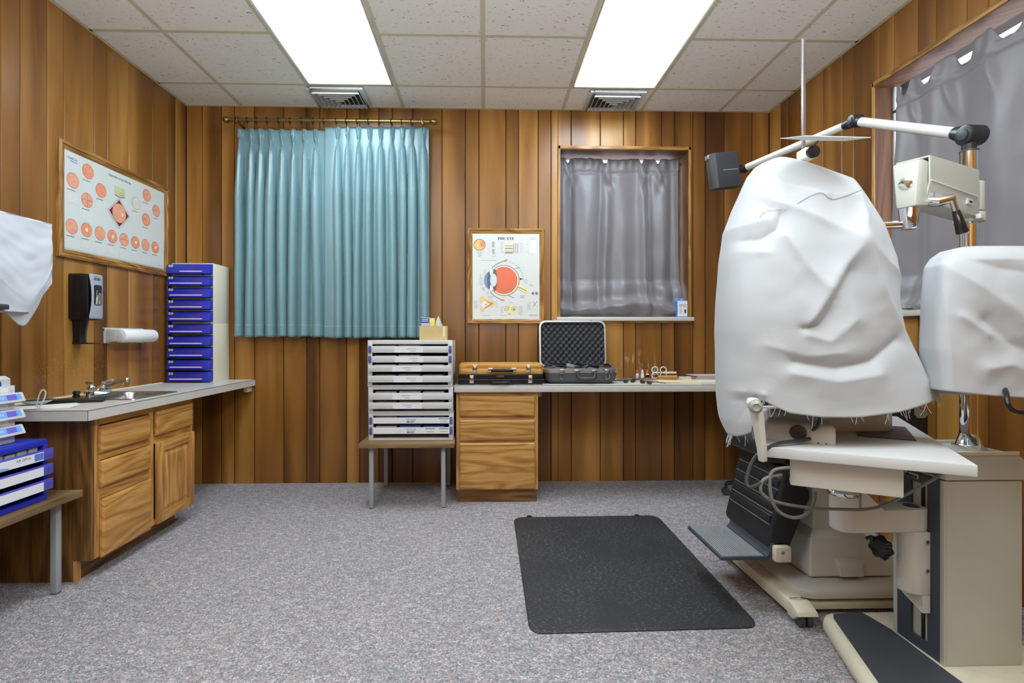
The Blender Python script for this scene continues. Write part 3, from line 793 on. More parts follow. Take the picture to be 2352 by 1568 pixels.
# two cream towers of blue contact-lens drawers
red_ink = pm('red_ink', (168, 36, 52), .5)
def blue_tower(z0, label):
    t = thing('drawer_tower', label, 'drawer unit', (-2.075, 3.83, z0), group='cream towers of blue lens drawers')
    x0, x1, y0, y1, h = -2.222, -1.928, 3.725, 3.945, .422
    m = MB(); w = .006
    m.box(x0, x0+w, y0, y1, z0, z0+h).box(x1-w, x1, y0, y1, z0, z0+h).box(x0+w, x1-w, y1-w, y1, z0, z0+h).box(x0+w, x1-w, y0, y1-w, z0+h-w, z0+h)
    for k in range(5): m.box(x0+w, x1-w, y0, y1-w, z0+k*.0835, z0+k*.0835+.007)
    m.build('casing', cream_pl, t, bevel=.0015)
    for k in range(5):
        zb = z0+.010+k*.0835; zt = zb+.070
        xa, xb = x0-.012, x1-.004
        pr = [(y0-.004, zt), (y0-.030, zt-.004), (y0-.036, zt-.020), (y0-.040, zb+.030), (y0-.047, zb+.004), (y0-.045, zb), (y0-.004, zb)]
        d = MB().prism(pr, 'x', xa, xb).build('drawer', blue_pl, t, bevel=.002, angle=40)
        MB().box(x0+.012, x1-.012, y0+.002, y1-.03, zb+.002, zb+.05).build('drawer_box', cream_pl, d)
        fy = lambda z: (y0-.036)-(.004 if z < zb+.03 else .002)*0
        r_, u_ = (1,0,0), (0, -.12, -1)
        mm = MB(); quad(mm, (xa+.028, y0-.0385, zt-.016), (1,0,0), (0,.1,1), .030, .014); 
        mm.build('label', paper, d)
        mm = MB()
        for q in range(3): quad(mm, (xa+.022+q*.007, y0-.0391, zt-.016), (1,0,0), (0,.1,1), .004, .008)
        mm.build('printed_text', ink, d)['kind'] = 'stuff'
        dx = .035 if k == 4 and z0 > 1 else 0
        mm = MB(); quad(mm, (xa+.135+dx, y0-.0452, zb+.0165), (1,0,0), (0,.27,1), .225-2*dx, .006); mm.build('label', paper, d)
        if not (k in (2, 3) and z0 < 1) and not (z0 > 1 and k > 2):
            mm = MB(); quad(mm, (xa+.135+dx, y0-.0462, zb+.0125), (1,0,0), (0,.27,1), .215-2*dx, .0025); mm.build('printed_line', red_ink, d)
        MB().box(xa+.035, xb-.06, y0-.05, y0-.004, zb-.005, zb).build('pull_lip', black_pl, d)
        lettering('Johnson & Johnson', (xb-.100, y0-.0400, zb+.038), (1,0,0), (0,.1,1), .10, red_ink, d)
    return t
blue_tower(CT, 'lower cream unit of five blue drawers on the counter corner')
blue_tower(CT+.423, 'upper cream unit of five blue drawers, stacked on its twin')

# things lying on the near end of the counter
t = thing('binder', 'black spiral-bound binder lying beside the sink', 'binder', (-2.03, 2.60, CT), rz=.42)
MB().box(-.14, .13, -.045, .045, 0, .018).build('cover', black_pl, t, bevel=.004)
m = MB()
for k in range(22): m.tube([(-.13+k*.012, .045+.007*math.cos(q*PI/4), .009+.010*math.sin(q*PI/4)) for q in range(8)], .0016, 5, closed=True)
m.build('spiral_binding', black_pl, t)['kind'] = 'stuff'
t = thing('paper_sheets', 'loose white papers near the front corner of the left counter', 'papers', (-2.02, 2.43, CT), rz=.5)
for k in range(3):
    MB().box(-.11, .11, -.075, .075, .0006+k*.0015, .0018+k*.0015, Matrix.Rotation(k*.12-.1, 4, 'Z')).build('sheet', paper, t)
t = thing('saucer', 'white saucer lying on papers at the end of the left counter', 'saucer', (-2.12, 2.50, CT+.0055), local=True)
MB().lathe([(.0, .0), (.035, 0), (.038, .003), (.062, .016), (.066, .020), (.063, .020), (.036, .006), (0, .005)], n=32).build('dish', white_pl, t)
MB().lathe([(.0655, .0192), (.067, .0205), (.0655, .0212), (.064, .0205), (.0655, .0192)], n=32).build('rim', dark_grey, t)

# poster on the left wall
def frame_parts(t, axis, face, sgn, a, b, c, d, w, ym, xm_, zm):
    """moulded picture frame; a,b lateral range, c,d height range; sgn points into the room"""
    prof = [(0, 0), (0, .016), (.25, .022), (.42, .020), (.50, .014), (.58, .017), (.80, .014), (1, .008), (1, 0)]   # (fraction of width, projection)
    def corner(lat, z, n): return (lat, face+sgn*n, z) if axis == 'x' else (face+sgn*n, lat, z)
    P4 = [(a, c, 1, 1), (b, c, -1, 1), (b, d, -1, -1), (a, d, 1, -1)]
    for k in range(4):
        q0, q1 = P4[k], P4[(k+1) % 4]; lo = []
        for q in (q0, q1): lo.append([corner(q[0]+q[2]*f*w, q[1]+q[3]*f*w, n) for f, n in prof])
        mt = {'x': xm_, 'y': ym}[axis] if k % 2 == 0 else zm
        MB().loft(lo).build('frame_rail', mt, t, angle=25)
ps = thing('framed_poster', 'wide oak-framed poster of orange retina discs on the left wall', 'framed poster', (XW, 3.245, 1.545))
frame_parts(ps, 'y', XW, 1, 2.778, 3.725, 1.540, 2.165, .045, M['frame_y'], None, M['frame_z'])
MB().box(XW+.002, XW+.008, 2.80, 3.70, 1.56, 2.145).build('sheet', poster_paper, ps)
fxp = XW+.0083; RT, UP = (0,1,0), (0,0,1)          # print reads along +Y as seen from inside the room
def P3(y, z, k=0): return (fxp+k*.0004, y, z)
# right/up/normal: +Y x +Z = +X, faces the room
orange = [pm('retina_orange', (232, 162, 134), .4, var=.12, scale=60, coat=.25), pm('retina_coral', (234, 150, 118), .4, var=.12, scale=70, coat=.25)]
cir = [(2.88,1.968,.042),(2.987,2.051,.042),(2.981,1.886,.0415),(3.087,1.971,.0415),(3.391,1.974,.04),(3.496,2.055,.041),(3.596,1.975,.0405),(3.49,1.891,.0415),(2.873,1.715,.0415),(2.977,1.718,.0405),(3.079,1.718,.041),(3.179,1.719,.04),(3.281,1.719,.04),(3.384,1.721,.0395),(3.485,1.722,.0395),(3.585,1.723,.0395)]
dk = pm('retina_outline', (168, 92, 66), .5); pale = pm('retina_pale_spot', (238, 224, 186), .5); palegrey = pm('angiogram_grey', (214, 214, 200), .5)
for i, (y, z, r) in enumerate(cir):
    m = MB(); disc(m, P3(y, z), RT, UP, r, r); o = m.build('printed_picture', dk, ps)
    m = MB(); disc(m, P3(y, z, 1), RT, UP, r*.95, r*.95); m.build('printed_picture', palegrey if i == 4 else orange[i % 2], o)
    m = MB()
    if i in (9, 11, 13, 15): disc(m, P3(y+(.004 if i > 9 else 0), z, 2), RT, UP, r*.26, r*.28, 14)
    elif i in (2, 12, 6): quad(m, P3(y, z, 2), RT, UP, r*1.8, .002); 
    elif i in (7, 5): 
        for q in ((.012, .018), (.014, -.018), (-.01, .02), (.02, 0)): disc(m, P3(y+q[0], z+q[1], 2), RT, UP, .004, .004, 10)
    if i == 2: quad(m, P3(y, z, 2), RT, UP, .002, r*1.8)
    if m.v:
        pp = m.build('printed_detail', dk if i in (2, 12, 6) else pale, o)
        if i in (5, 7): pp['kind'] = 'stuff'
    # caption rows
    h = {4: .055, 0: .06, 12: .06, 8: .05}.get(i, .045)
    m = MB(); quad(m, P3(y, z-r-.022-h/2), RT, UP, r*1.95, h); m.build('caption', M['print'], ps)
    m = MB(); quad(m, P3(y-r*.25, z-r-.013), RT, UP, r*1.3, .004); m.build('caption_title', pm('grey_ink', (116, 118, 122), .6), ps)
m = MB(); maroon = pm('maroon_print', (112, 34, 62), .5)
def dia(m, y, z, hy, hz, k): m.add([P3(y-hy, z, k), P3(y, z-hz, k), P3(y+hy, z, k), P3(y, z+hz, k)], [(0,1,2,3)]); return m
o = dia(MB(), 3.236, 1.873, .099, .097, 1).build('printed_picture', pm('silver_print', (176, 176, 172), .5), ps)
dia(MB(), 3.236, 1.873, .090, .088, 2).build('printed_picture', pm('white_print', (224, 224, 220), .5), o)
dia(MB(), 3.236, 1.873, .085, .083, 3).build('printed_picture', maroon, o)
m = MB(); disc(m, P3(3.235, 1.873, 4), RT, UP, .0605, .0605); m.build('printed_picture', dk, o)
m = MB(); disc(m, P3(3.235, 1.873, 5), RT, UP, .058, .058); m.build('printed_picture', orange[0], o)
m = MB(); disc(m, P3(3.262, 1.868, 6), RT, UP, .009, .012, 14); m.build('printed_detail', pale, o)
m = MB(); quad(m, P3(3.241, 2.008, 1), RT, UP, .088, .05); o = m.build('printed_picture', pm('olive_chart', (196, 204, 150), .5), ps)
for k in range(3):
    m = MB(); m.add([P3(3.199, 2.0-k*.012, 2), P3(3.241, 1.994-k*.012, 2), P3(3.284, 2.001-k*.012, 2), P3(3.284, 2.006-k*.012, 2), P3(3.241, 1.999-k*.012, 2), P3(3.199, 2.005-k*.012, 2)], [(0,1,4,5), (1,2,3,4)])
    m.build('printed_detail', pm('olive_ink', (112, 122, 62), .5), o)
for yy in (3.175, 3.308):
    m = MB(); quad(m, P3(yy, 2.005), RT, UP, .038, .05); m.build('caption', M['print'], ps)
lettering('Disorders of the Macula', P3(3.245, 2.087), RT, UP, .19, ink, ps)
lettering('CLINICAL', P3(2.876, 2.085), RT, UP, .072, pm('navy_ink', (58, 74, 146), .5), ps)
m = MB(); quad(m, P3(2.886, 2.070), RT, UP, .05, .007); m.build('caption', pm('pale_blue_ink', (140, 164, 214), .5), ps)
m = MB(); quad(m, P3(3.60, 1.595), RT, UP, .07, .008); m.build('caption', M['print'], ps)
m = MB(); quad(m, P3(3.625, 1.606), RT, UP, .02, .005); m.build('caption_title', pm('pale_blue_ink', (140, 164, 214), .5), ps)
MB().box(fxp, fxp+.0003, 2.825, 3.68, 1.588, 1.592).build('printed_line', pm('silver_print', (176, 176, 172), .5), ps)

# soap dispenser
sd = thing('soap_dispenser', 'black and silver automatic soap dispenser on the left wall', 'soap dispenser', (XW, 2.915, 1.075))
m = MB(); y0, y1, z0, z1 = 2.858, 2.972, 1.205, 1.460
m.loft([[(XW+.0, *p) for p in rrect(y0, y1, z0, z1, .012)], [(XW+.068, *p) for p in rrect(y0, y1, z0, z1, .015)], [(XW+.100, *p) for p in rrect(y0+.006, y1-.006, z0+.003, z1-.003, .015)]])
m.build('body', black_pl, sd, bevel=.002)
def bulge(yc, zz, hw, n0, k=.020): return n0+k*(1-((zz-1.33)/.14)**2)
# curved silver face plate, waisted in the middle
def plate(u, v):
    z = 1.212+.246*v; hw = .040+.012*(2*abs(v-.5))**2
    ends = min(1, min(v, 1-v)*14); hw *= .86+.14*math.sqrt(ends)
    y = 2.915+hw*(2*u-1)
    return (XW+.104+.005*(1-(2*u-1)**2)+.008*(1-(2*v-1)**2), y, z)
MB().grid(plate, 14, 30).build('face_plate', pm('silver_grey_plastic', (166, 170, 184), .3, var=.02), sd, angle=60, solid=.004)
m = MB(); m.loft([[(XW+.104, *p) for p in rrect(2.887, 2.941, 1.288, 1.400, .012)], [(XW+.1205, *p) for p in rrect(2.887, 2.941, 1.288, 1.400, .012)]])
m.build('sight_window', pm('smoked_window', (36, 38, 42), .08, coat=.6), sd, bevel=.002)
m = MB(); rn = random.Random(3)
for k in range(7):
    y = 2.893+rn.random()*.044; m.tube([(XW+.1210, y, 1.292), (XW+.1214, y+rn.uniform(-.006, .006), 1.31+rn.random()*.07)], .0012, 5)
m.build('liquid_streaks', pm('pale_soap', (206, 208, 190), .2), sd)['kind'] = 'stuff'
lettering('GOJO', (XW+.1150, 2.913, 1.430), RT, UP, .050, ink, sd, .02)
MB().tube([(XW+.1165, 2.893+.022*(1+math.cos(PI-a*.2)), 1.436+.014*math.sin(a*.2)) for a in range(2, 9)], .001, 5).build('logo_arc', ink, sd)
MB().box(XW+.106, XW+.1115, 2.888, 2.897, 1.226, 1.235).build('sensor_eye', black_pl, sd)
m = MB()
m.loft([[(XW+a, 2.915+b, z) for a, b in ((.0, -.034*s1), (.048*s1, -.030*s1), (.056*s1, 0), (.048*s1, .030*s1), (0, .034*s1))] for z, s1 in ((1.212, 1.0), (1.16, .86), (1.12, .78), (1.092, .80), (1.078, .86), (1.074, .8))])
m.build('nozzle_neck', black_pl, sd, bevel=.004, angle=50)
m = MB(); m.loft([[(XW+x, 2.915+w, z) for w, z in ((-hw, 1.074), (hw, 1.074), (hw, 1.079+dz), (-hw, 1.079+dz))] for x, hw, dz in ((.0, .03, .004), (.06, .032, .002), (.10, .028, .0), (.128, .014, -.003))])
m.build('drip_tray', black_pl, sd, bevel=.0015)

# paper towel holder and its roll
th = thing('towel_holder', 'white plastic paper-towel holder on the left wall', 'towel holder', (XW, 3.27, 1.08))
MB().box(XW, XW+.014, 3.110, 3.46, 1.145, 1.166).box(XW, XW+.012, 3.110, 3.16, 1.075, 1.166).box(XW, XW+.012, 3.41, 3.46, 1.075, 1.166).build('back_bar', white_pl, th, bevel=.003)
for ya in (3.118, 3.44):
    m = MB()
    rc = (XW+.082, 1.120)
    pts = [(XW+.004, 1.082), (XW+.075, 1.086)] + [(rc[0]+.030*math.cos(t), rc[1]+.034*math.sin(t)) for t in [(-80+k*20)*PI/180 for k in range(9)]] + [(XW+.075, 1.156), (XW+.004, 1.162)]
    m.prism([(p[0], p[1]) for p in pts], 'y', ya, ya+.012)
    arm = m.build('arm', white_pl, th, bevel=.002)
    MB().box(XW+.014, XW+.070, ya-.002 if ya < 3.2 else ya+.010, ya+.002 if ya < 3.2 else ya+.014, 1.098, 1.146).build('arm_recess', white_pl, arm)
tr_ = thing('paper_towel_roll', 'thin white paper-towel roll in the wall holder', 'paper roll', (XW+.082, 3.29, 1.08), local=True)
T = Matrix.Translation((0, -.157, .040)) @ Matrix.Rotation(-PI/2, 4, 'X')
MB().lathe([(.017, 0), (.0385, 0), (.0405, .003), (.0405, .304), (.0385, .307), (.017, .307)], n=28, T=T).build('paper', pm('quilted_paper', (238, 238, 236), .8, var=.02, bump=(260, .5, .003)), tr_)

# ------------------------------------------------------------------ two low tables of one kind
def low_table(label, x0, x1, y0, y1, inset, mat, group):
    t = thing('side_table', label, 'table', ((x0+x1)/2, (y0+y1)/2, 0), group=group)
    MB().box(x0, x1, y0, y1, .400, .430).build('table_top', mat, t, bevel=.0015)
    for xx, sx_ in ((x0+inset[0], 1), (x1-inset[0], -1)):
        for yy, sy_ in ((y0+inset[1], 1), (y1-inset[1], -1)):
            lg = MB().box(xx-.014, xx+.014, yy-.014, yy+.014, .004, .395).build('leg', leg_grey, t, bevel=.002)
            MB().box(xx-.013, xx+.013, yy-.013, yy+.013, 0, .004).build('foot_cap', dark_grey, lg)
            MB().box(xx-.03, xx+.03, yy-.03, yy+.03, .395, .400).build('mount_plate', leg_grey, lg)
    return t
low_table('brown laminate table under the white drawer stack', -.808, -.198, 3.325, 3.930, (.072, .055), M['table_x'], 'low laminate tables')
low_table('brown laminate table beside the sink cabinet, under the blue tray unit', -2.245, -1.800, 1.30, 2.360, (.064, .067), M['table_y'], 'low laminate tables')

# ------------------------------------------------------------------ white tray units on the table below the teal curtain
violet = pm('violet_plastic', (84, 84, 152), .35)
navy = pm('navy_print', (58, 70, 150), .5)
lblp = pm('label_paper', (228, 228, 232), .6, var=.01)
ux0, ux1, uy0, uy1 = -.772, -.214, 3.425, 3.76
boxes_grey = pm('grey_lens_boxes', (176, 178, 172), .6, var=.1, scale=30); boxes_blue = pm('blue_lens_boxes', (70, 104, 170), .5, var=.15, scale=30)
def tray_unit(z0, z1, rows, label, dx=0.0):
    t = thing('tray_unit', label, 'drawer unit', ((ux0+ux1)/2+dx, (uy0+uy1)/2, z0), group='stacked white tray units')
    w = .030; x0, x1 = ux0+dx, ux1+dx
    m = MB(); m.box(x0, x0+w, uy0, uy0+.02, z0, z1).box(x1-w, x1, uy0, uy0+.02, z0, z1).box(x0, x0+.006, uy0+.02, uy1, z0, z1).box(x1-.006, x1, uy0+.02, uy1, z0, z1)
    m.box(x0+.006, x1-.006, uy1-.006, uy1, z0, z1)
    m.build('casing_sides', white_pl, t, bevel=.002)
    MB().box(x0+.004, x1-.004, uy0+.002, uy1-.004, z1-(.026 if z1 > 1 else .018), z1).build('casing_top', white_pl, t, bevel=.002)
    MB().box(x0+.004, x1-.004, uy0+.002, uy1-.004, z0, z0+.010).build('casing_base', white_pl, t, bevel=.002)
    MB().box(x0+.006, x1-.006, uy1-.012, uy1-.007, z0+.01, z1-.01).build('dark_back', pm('shade_brown_back', (70, 66, 60), .8), t)  # sheet coloured dark for the shade behind the drawers
    for za, zb, wide, txt, content in rows:
        e = .008 if wide else w-.006
        yf = uy0-.022 if wide else uy0-.004
        d = MB().box(x0+e, x1-e, yf, yf+.006, za, zb).build('drawer', white_pl, t, bevel=.0015)
        MB().box(x0+w+.004, x1-w-.004, yf+.006, uy1-.02, za, za+.004).build('drawer_floor', white_pl, d)
        n = 3; cw = (x1-x0-2*w-.03)/n
        for k in range(n):
            xa = x0+w+.012+k*(cw+.002)
            if content == 'half' and k == 2: continue
            mt = boxes_blue if (content == 'blue' and k > 0) else boxes_grey
            MB().box(xa, xa+cw-.018, uy0+.022, uy1-.03, za+.005, zb+.0045+.003*(k % 2)).build('lens_boxes', mt, d, bevel=.001)
        if not wide:
            for xa, xb in ((x0+.006, x0+w-.007), (x1-w+.007, x1-.006)):
                MB().box(xa, xb, uy0-.010, uy0+.001, za-.001, zb+.002).build('side_grip', violet, d, bevel=.0015)
        yq = yf-.0002
        if txt == 'A':
            m = MB(); quad(m, ((x0+x1)/2+.0, yq, (za+zb)/2), (1,0,0), (0,0,1), x1-x0-2*w-.006, zb-za-.006); m.build('label', lblp, d)
            lettering('ACUVUE', ((x0+x1)/2+.0, yq-.0005, zb-.014), (1,0,0), (0,0,1), .062, navy, d)
            lettering('MOIST', ((x0+x1)/2+.0, yq-.0005, za+.012), (1,0,0), (0,0,1), .052, navy, d, .02)
            for xo in ((.215,) if za > .53 else (.125, .215)):
                m = MB(); quad(m, ((x0+x1)/2+xo, yq-.0003, (za+zb)/2), (1,0,0), (0,0,1), .08, zb-za-.010); s1 = m.build('label', paper, d)
                m = MB(); quad(m, ((x0+x1)/2+xo, yq-.0007, zb-.009), (1,0,0), (0,0,1), .066, .005); m.build('printed_line', violet, d)
                m = MB(); quad(m, ((x0+x1)/2+xo, yq-.0007, za+.015), (1,0,0), (0,0,1), .05, .003); m.build('printed_line', pm('grey_ink', (116, 118, 122), .6), d)
        else:
            m = MB(); quad(m, ((x0+x1)/2-.01+txt*.3, yq, (za+zb)/2), (1,0,0), (0,0,1), .19, zb-za-.003); m.build('label', lblp, d)
            m = MB(); quad(m, ((x0+x1)/2+.01+txt, yq-.0004, (za+zb)/2+.004), (1,0,0), (0,0,1), .06, .0025); m.build('printed_line', pm('grey_ink', (116, 118, 122), .6), d)
            m = MB(); quad(m, ((x0+x1)/2+.02+txt, yq-.0004, (za+zb)/2-.010), (1,0,0), (0,0,1), .035, .0022); m.build('printed_line', pm('grey_ink', (116, 118, 122), .6), d)
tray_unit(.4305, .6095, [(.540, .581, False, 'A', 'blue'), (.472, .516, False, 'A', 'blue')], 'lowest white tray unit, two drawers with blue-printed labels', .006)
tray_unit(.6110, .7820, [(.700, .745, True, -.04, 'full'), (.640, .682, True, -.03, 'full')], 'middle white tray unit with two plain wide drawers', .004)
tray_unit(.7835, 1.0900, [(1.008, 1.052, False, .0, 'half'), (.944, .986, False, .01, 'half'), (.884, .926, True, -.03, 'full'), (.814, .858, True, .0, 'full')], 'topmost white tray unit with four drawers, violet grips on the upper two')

# cardboard box with small packages
bx = thing('cardboard_box', 'open tan cardboard box on top of the white tray units', 'box', (-.345, 3.52, 1.0905))
x0, x1, y0, y1, z0, z1 = -.436, -.254, 3.46, 3.575, 1.0905, 1.186
m = MB(); w = .003
m.box(x0, x1, y0, y0+w, z0, z1).box(x0, x1, y1-w, y1, z0, z1).box(x0, x0+w, y0+w, y1-w, z0, z1).box(x1-w, x1, y0+w, y1-w, z0, z1).box(x0+w, x1-w, y0+w, y1-w, z0, z0+w)
m.build('walls', cardboard, bx)
MB().box(x1-.026, x1-.012, y0-.0008, y0, z0+.025, z1-.004).build('label', pm('clear_tape', (226, 214, 186), .4), bx)
pk = thing('lens_carton', 'small blue, white and yellow carton standing in the cardboard box', 'carton', (-.39, 3.50, 1.0945))
MB().box(-.426, -.372, 3.475, 3.53, 1.0945, 1.242).build('carton', paper, pk, bevel=.001)
MB().box(-.4255, -.3735, 3.4738, 3.4748, 1.205, 1.240).build('printed_panel', navy, pk)
for k in range(2): MB().box(-.420, -.380, 3.4730, 3.4738, 1.228-k*.011, 1.232-k*.011).build('printed_line', paper, pk)
MB().box(-.4255, -.3735, 3.4738, 3.4748, 1.187, 1.200).build('printed_panel', pm('pale_blue_print', (176, 192, 232), .5), pk)
yc = thing('yellow_carton', 'narrow yellow carton beside the blue one in the cardboard box', 'carton', (-.352, 3.50, 1.0945))
MB().box(-.369, -.338, 3.478, 3.54, 1.0945, 1.238).build('carton', pm('yellow_card', (230, 216, 104), .5), yc, bevel=.001)
MB().box(-.369, -.338, 3.478, 3.541, 1.238, 1.2385).build('flap', paper, yc)
pb = thing('plastic_bag', 'crumpled clear plastic bag in the cardboard box', 'plastic bag', (-.31, 3.51, 1.0945))
def bag(u, v):
    a = 2*PI*u; z = 1.10+.155*v
    r = (.026 if v < .55 else .026*(1-((v-.55)/.45))**.8)*(1+.25*noise.noise((math.cos(a)*2.3, math.sin(a)*2.3, v*4)))+.0008
    return (-.315+r*math.cos(a), 3.515+.8*r*math.sin(a), z)
MB().grid(bag, 24, 16).build('film', mat_clear('clear_film', (236, 234, 230), .45), pb, angle=15)
MB().box(-.335, -.298, 3.50, 3.53, 1.0945, 1.185).build('slip', pm('yellow_card', (230, 216, 104), .5), pb)

# ------------------------------------------------------------------ desk counter and its drawer pedestal
dc = thing('countertop', 'long almond laminate desk counter along the back wall', 'countertop', (.99, 3.7, .745))
m = MB(); m.box(-.204, XR-.002, 3.445, YB-.002, .744, CT); m.build('worktop', laminate, dc, bevel=.001)
MB().box(-.204, XR-.002, 3.4443, 3.4455, CT-.0018, CT+.0003).build('edge_banding_line', lam_line, dc)
MB().box(.395, .43, 3.9, YB-.001, .66, .744).build('wall_bracket', cream_pl, dc, bevel=.003)
db = thing('drawer_pedestal', 'honey oak pedestal of three drawers under the desk counter', 'cabinet', (.084, 3.72, 0))
x0, x1, yf = -.192, .360, 3.480
MB().box(x0, x1, yf+.018, YB-.004, .085, .742).build('carcass', M['oak_z'], db)
MB().box(x0+.008, x1-.008, yf+.004, YB-.06, 0, .085).build('toe_kick', M['oak_dark_x'], db)
for a, b in ((x0, x0+.028), (x1-.028, x1)): MB().box(a, b, yf, yf+.018, .085, .742).build('stile', M['oak_z'], db)
for a, b in ((.085, .10), (.395, .42), (.55, .58), (.71, .742)): MB().box(x0+.028, x1-.028, yf, yf+.018, a, b).build('rail', M['oak_x'], db)
for c, d in ((.578, .716), (.415, .556), (.086, .402)):
    a, b = x0+.022, x1-.022; e = .010; f = yf
    m = MB()
    m.loft([[(a, f, c), (b, f, c), (b, f, d), (a, f, d)], [(a, f-.012, c), (b, f-.012, c), (b, f-.012, d), (a, f-.012, d)], [(a+e, f-.019, c+e), (b-e, f-.019, c+e), (b-e, f-.019, d-e), (a+e, f-.019, d-e)]])
    m.build('drawer_front', M['oak_x'], db, bevel=.0015, angle=20)

# ------------------------------------------------------------------ things on the desk counter
def latch(par, x, y, z, h=.040, w=.026):
    m = MB(); m.box(x-w/2, x+w/2, y-.006, y, z-h/2, z+h/2); l = m.build('latch', chrome, par, bevel=.003)
    MB().box(x-w*.3, x+w*.3, y-.010, y-.006, z-h*.42, z+h*.30).build('latch_lever', chrome, l, bevel=.002)
bc = thing('instrument_case', 'flat black instrument case with chrome latches on the desk counter', 'case', (.107, 3.64, CT))
x0, x1, y0, y1 = -.180, .392, 3.475, 3.86
MB().box(x0, x1, y0, y1, CT+.003, CT+.040).build('base', black_pl, bc, bevel=.003)
MB().box(x0, x1, y0, y1, CT+.0415, CT+.073).build('lid', black_pl, bc, bevel=.003)
for x in (x0+.092, x1-.085): latch(bc, x, y0, CT+.038, .052, .030)
MB().box(.078, .130, y0-.0015, y0, CT+.052, CT+.064).build('name_plate', brass, bc)
m = MB(); m.tube(bez([(.046, y0-.002, CT+.026), (.052, y0-.022, CT+.020), (.075, y0-.032, CT+.017), (.14, y0-.032, CT+.017), (.163, y0-.022, CT+.020), (.170, y0-.002, CT+.026)], 5), .0105, 10)
m.build('handle', black_pl, bc)
for x in (x0+.03, x1-.03):
    for y in (y0+.03, y1-.03): MB().cyl((x, y, CT), (x, y, CT+.004), .01, n=12).build('foot', black_pl, bc)
wc = thing('lens_case', 'varnished pine case with a black handle on top of the black case', 'case', (.11, 3.66, CT+.0735))
z0 = CT+.0735; x0, x1, y0, y1 = -.172, .394, 3.485, 3.86
MB().box(x0, x1, y0, y1, z0, z0+.036).build('base', M['pine'], wc, bevel=.001)
MB().box(x0, x1, y0, y1, z0+.037, z0+.062).build('lid', M['pine'], wc, bevel=.001)
for s1, xe in ((0, x0), (1, x1)):
    m = MB()
    for k in range(6): m.box(xe+(-.0003 if s1 == 0 else -.012), xe+(.012 if s1 == 0 else .0003), y0-.0004, y0+.004, z0+.003+k*.010, z0+.007+k*.010)
    m.build('finger_joints', M['oak_dark_x'], wc)['kind'] = 'stuff'
for x in (x0+.105, x1-.098): latch(wc, x, y0, z0+.034, .052, .032)
for x in (.038, .196): 
    MB().box(x-.016, x+.016, y0-.010, y0, z0+.012, z0+.038).build('handle_mount', chrome, wc, bevel=.003)
m = MB(); m.tube(bez([(.045, y0-.012, z0+.024), (.08, y0-.022, z0+.024), (.155, y0-.022, z0+.024), (.19, y0-.012, z0+.024)], 5), .010, 10); m.build('handle', black_pl, wc)

# open camera case with egg-crate foam
fc = thing('equipment_case', 'open grey hard case with egg-crate foam in its lid and tangled cables', 'case', (.664, 3.68, CT))
def rl(x0, x1, y0, y1, r, z): return [(*p, z) for p in rrect(x0, x1, y0, y1, r)]
x0, x1, y0, y1 = .410, .914, 3.515, 3.84
shell = pm('charcoal_case_shell', (74, 77, 82), .5, var=.05)
z0 = CT
m = MB(); m.loft([rl(x0+.045, x1-.045, y0+.03, y1-.02, .05, z0), rl(x0+.012, x1-.012, y0+.006, y1-.006, .05, z0+.022), rl(x0, x1, y0, y1, .05, z0+.065), rl(x0, x1, y0, y1, .05, z0+.078)], cap1=False)
m.build('bottom_shell', shell, fc)
m = MB(); m.loft([rl(x0-.002, x1+.002, y0-.002, y1+.002, .05, z0+.076), rl(x0-.002, x1+.002, y0-.002, y1+.002, .05, z0+.088), rl(x0-.005, x1+.005, y0-.005, y1+.005, .05, z0+.090), rl(x0-.005, x1+.005, y0-.005, y1+.005, .05, z0+.104), rl(x0-.001, x1+.001, y0-.001, y1+.001, .05, z0+.106), rl(x0+.008, x1-.008, y0+.008, y1-.008, .045, z0+.106), rl(x0+.008, x1-.008, y0+.008, y1-.008, .045, z0+.076)], cap0=False, cap1=False)
m.build('rim', alu, fc)
MB().loft([rl(x0+.009, x1-.009, y0+.009, y1-.009, .045, z0+.07), rl(x0+.009, x1-.009, y0+.009, y1-.009, .045, z0+.084)]).build('foam_tray', pm('black_foam', (66, 68, 72), .9), fc)
for x in (.528, .838):
    l = MB().box(x-.017, x+.017, y0-.014, y0-.004, z0+.070, z0+.102).build('latch', steel, fc, bevel=.003)
    MB().tube([(x-.012, y0-.010, z0+.074), (x-.012, y0-.012, z0+.05)] + [(x+.012*math.cos(PI+q*PI/6), y0-.012, z0+.046+.012*math.sin(PI+q*PI/6)) for q in range(7)] + [(x+.012, y0-.010, z0+.074)], .003, 6).build('latch_loop', chrome, l)
for x in (.632, .752): MB().box(x-.022, x+.022, y0-.011, y0-.003, z0+.082, z0+.098).build('handle_mount', steel, fc, bevel=.002)
MB().tube(bez([(.634, y0-.010, z0+.088), (.634, y0-.018, z0+.06), (.648, y0-.024, z0+.042), (.692, y0-.026, z0+.040), (.736, y0-.024, z0+.042), (.750, y0-.018, z0+.06), (.750, y0-.010, z0+.088)], 5), .0095, 10).build('handle', dark_grey, fc)
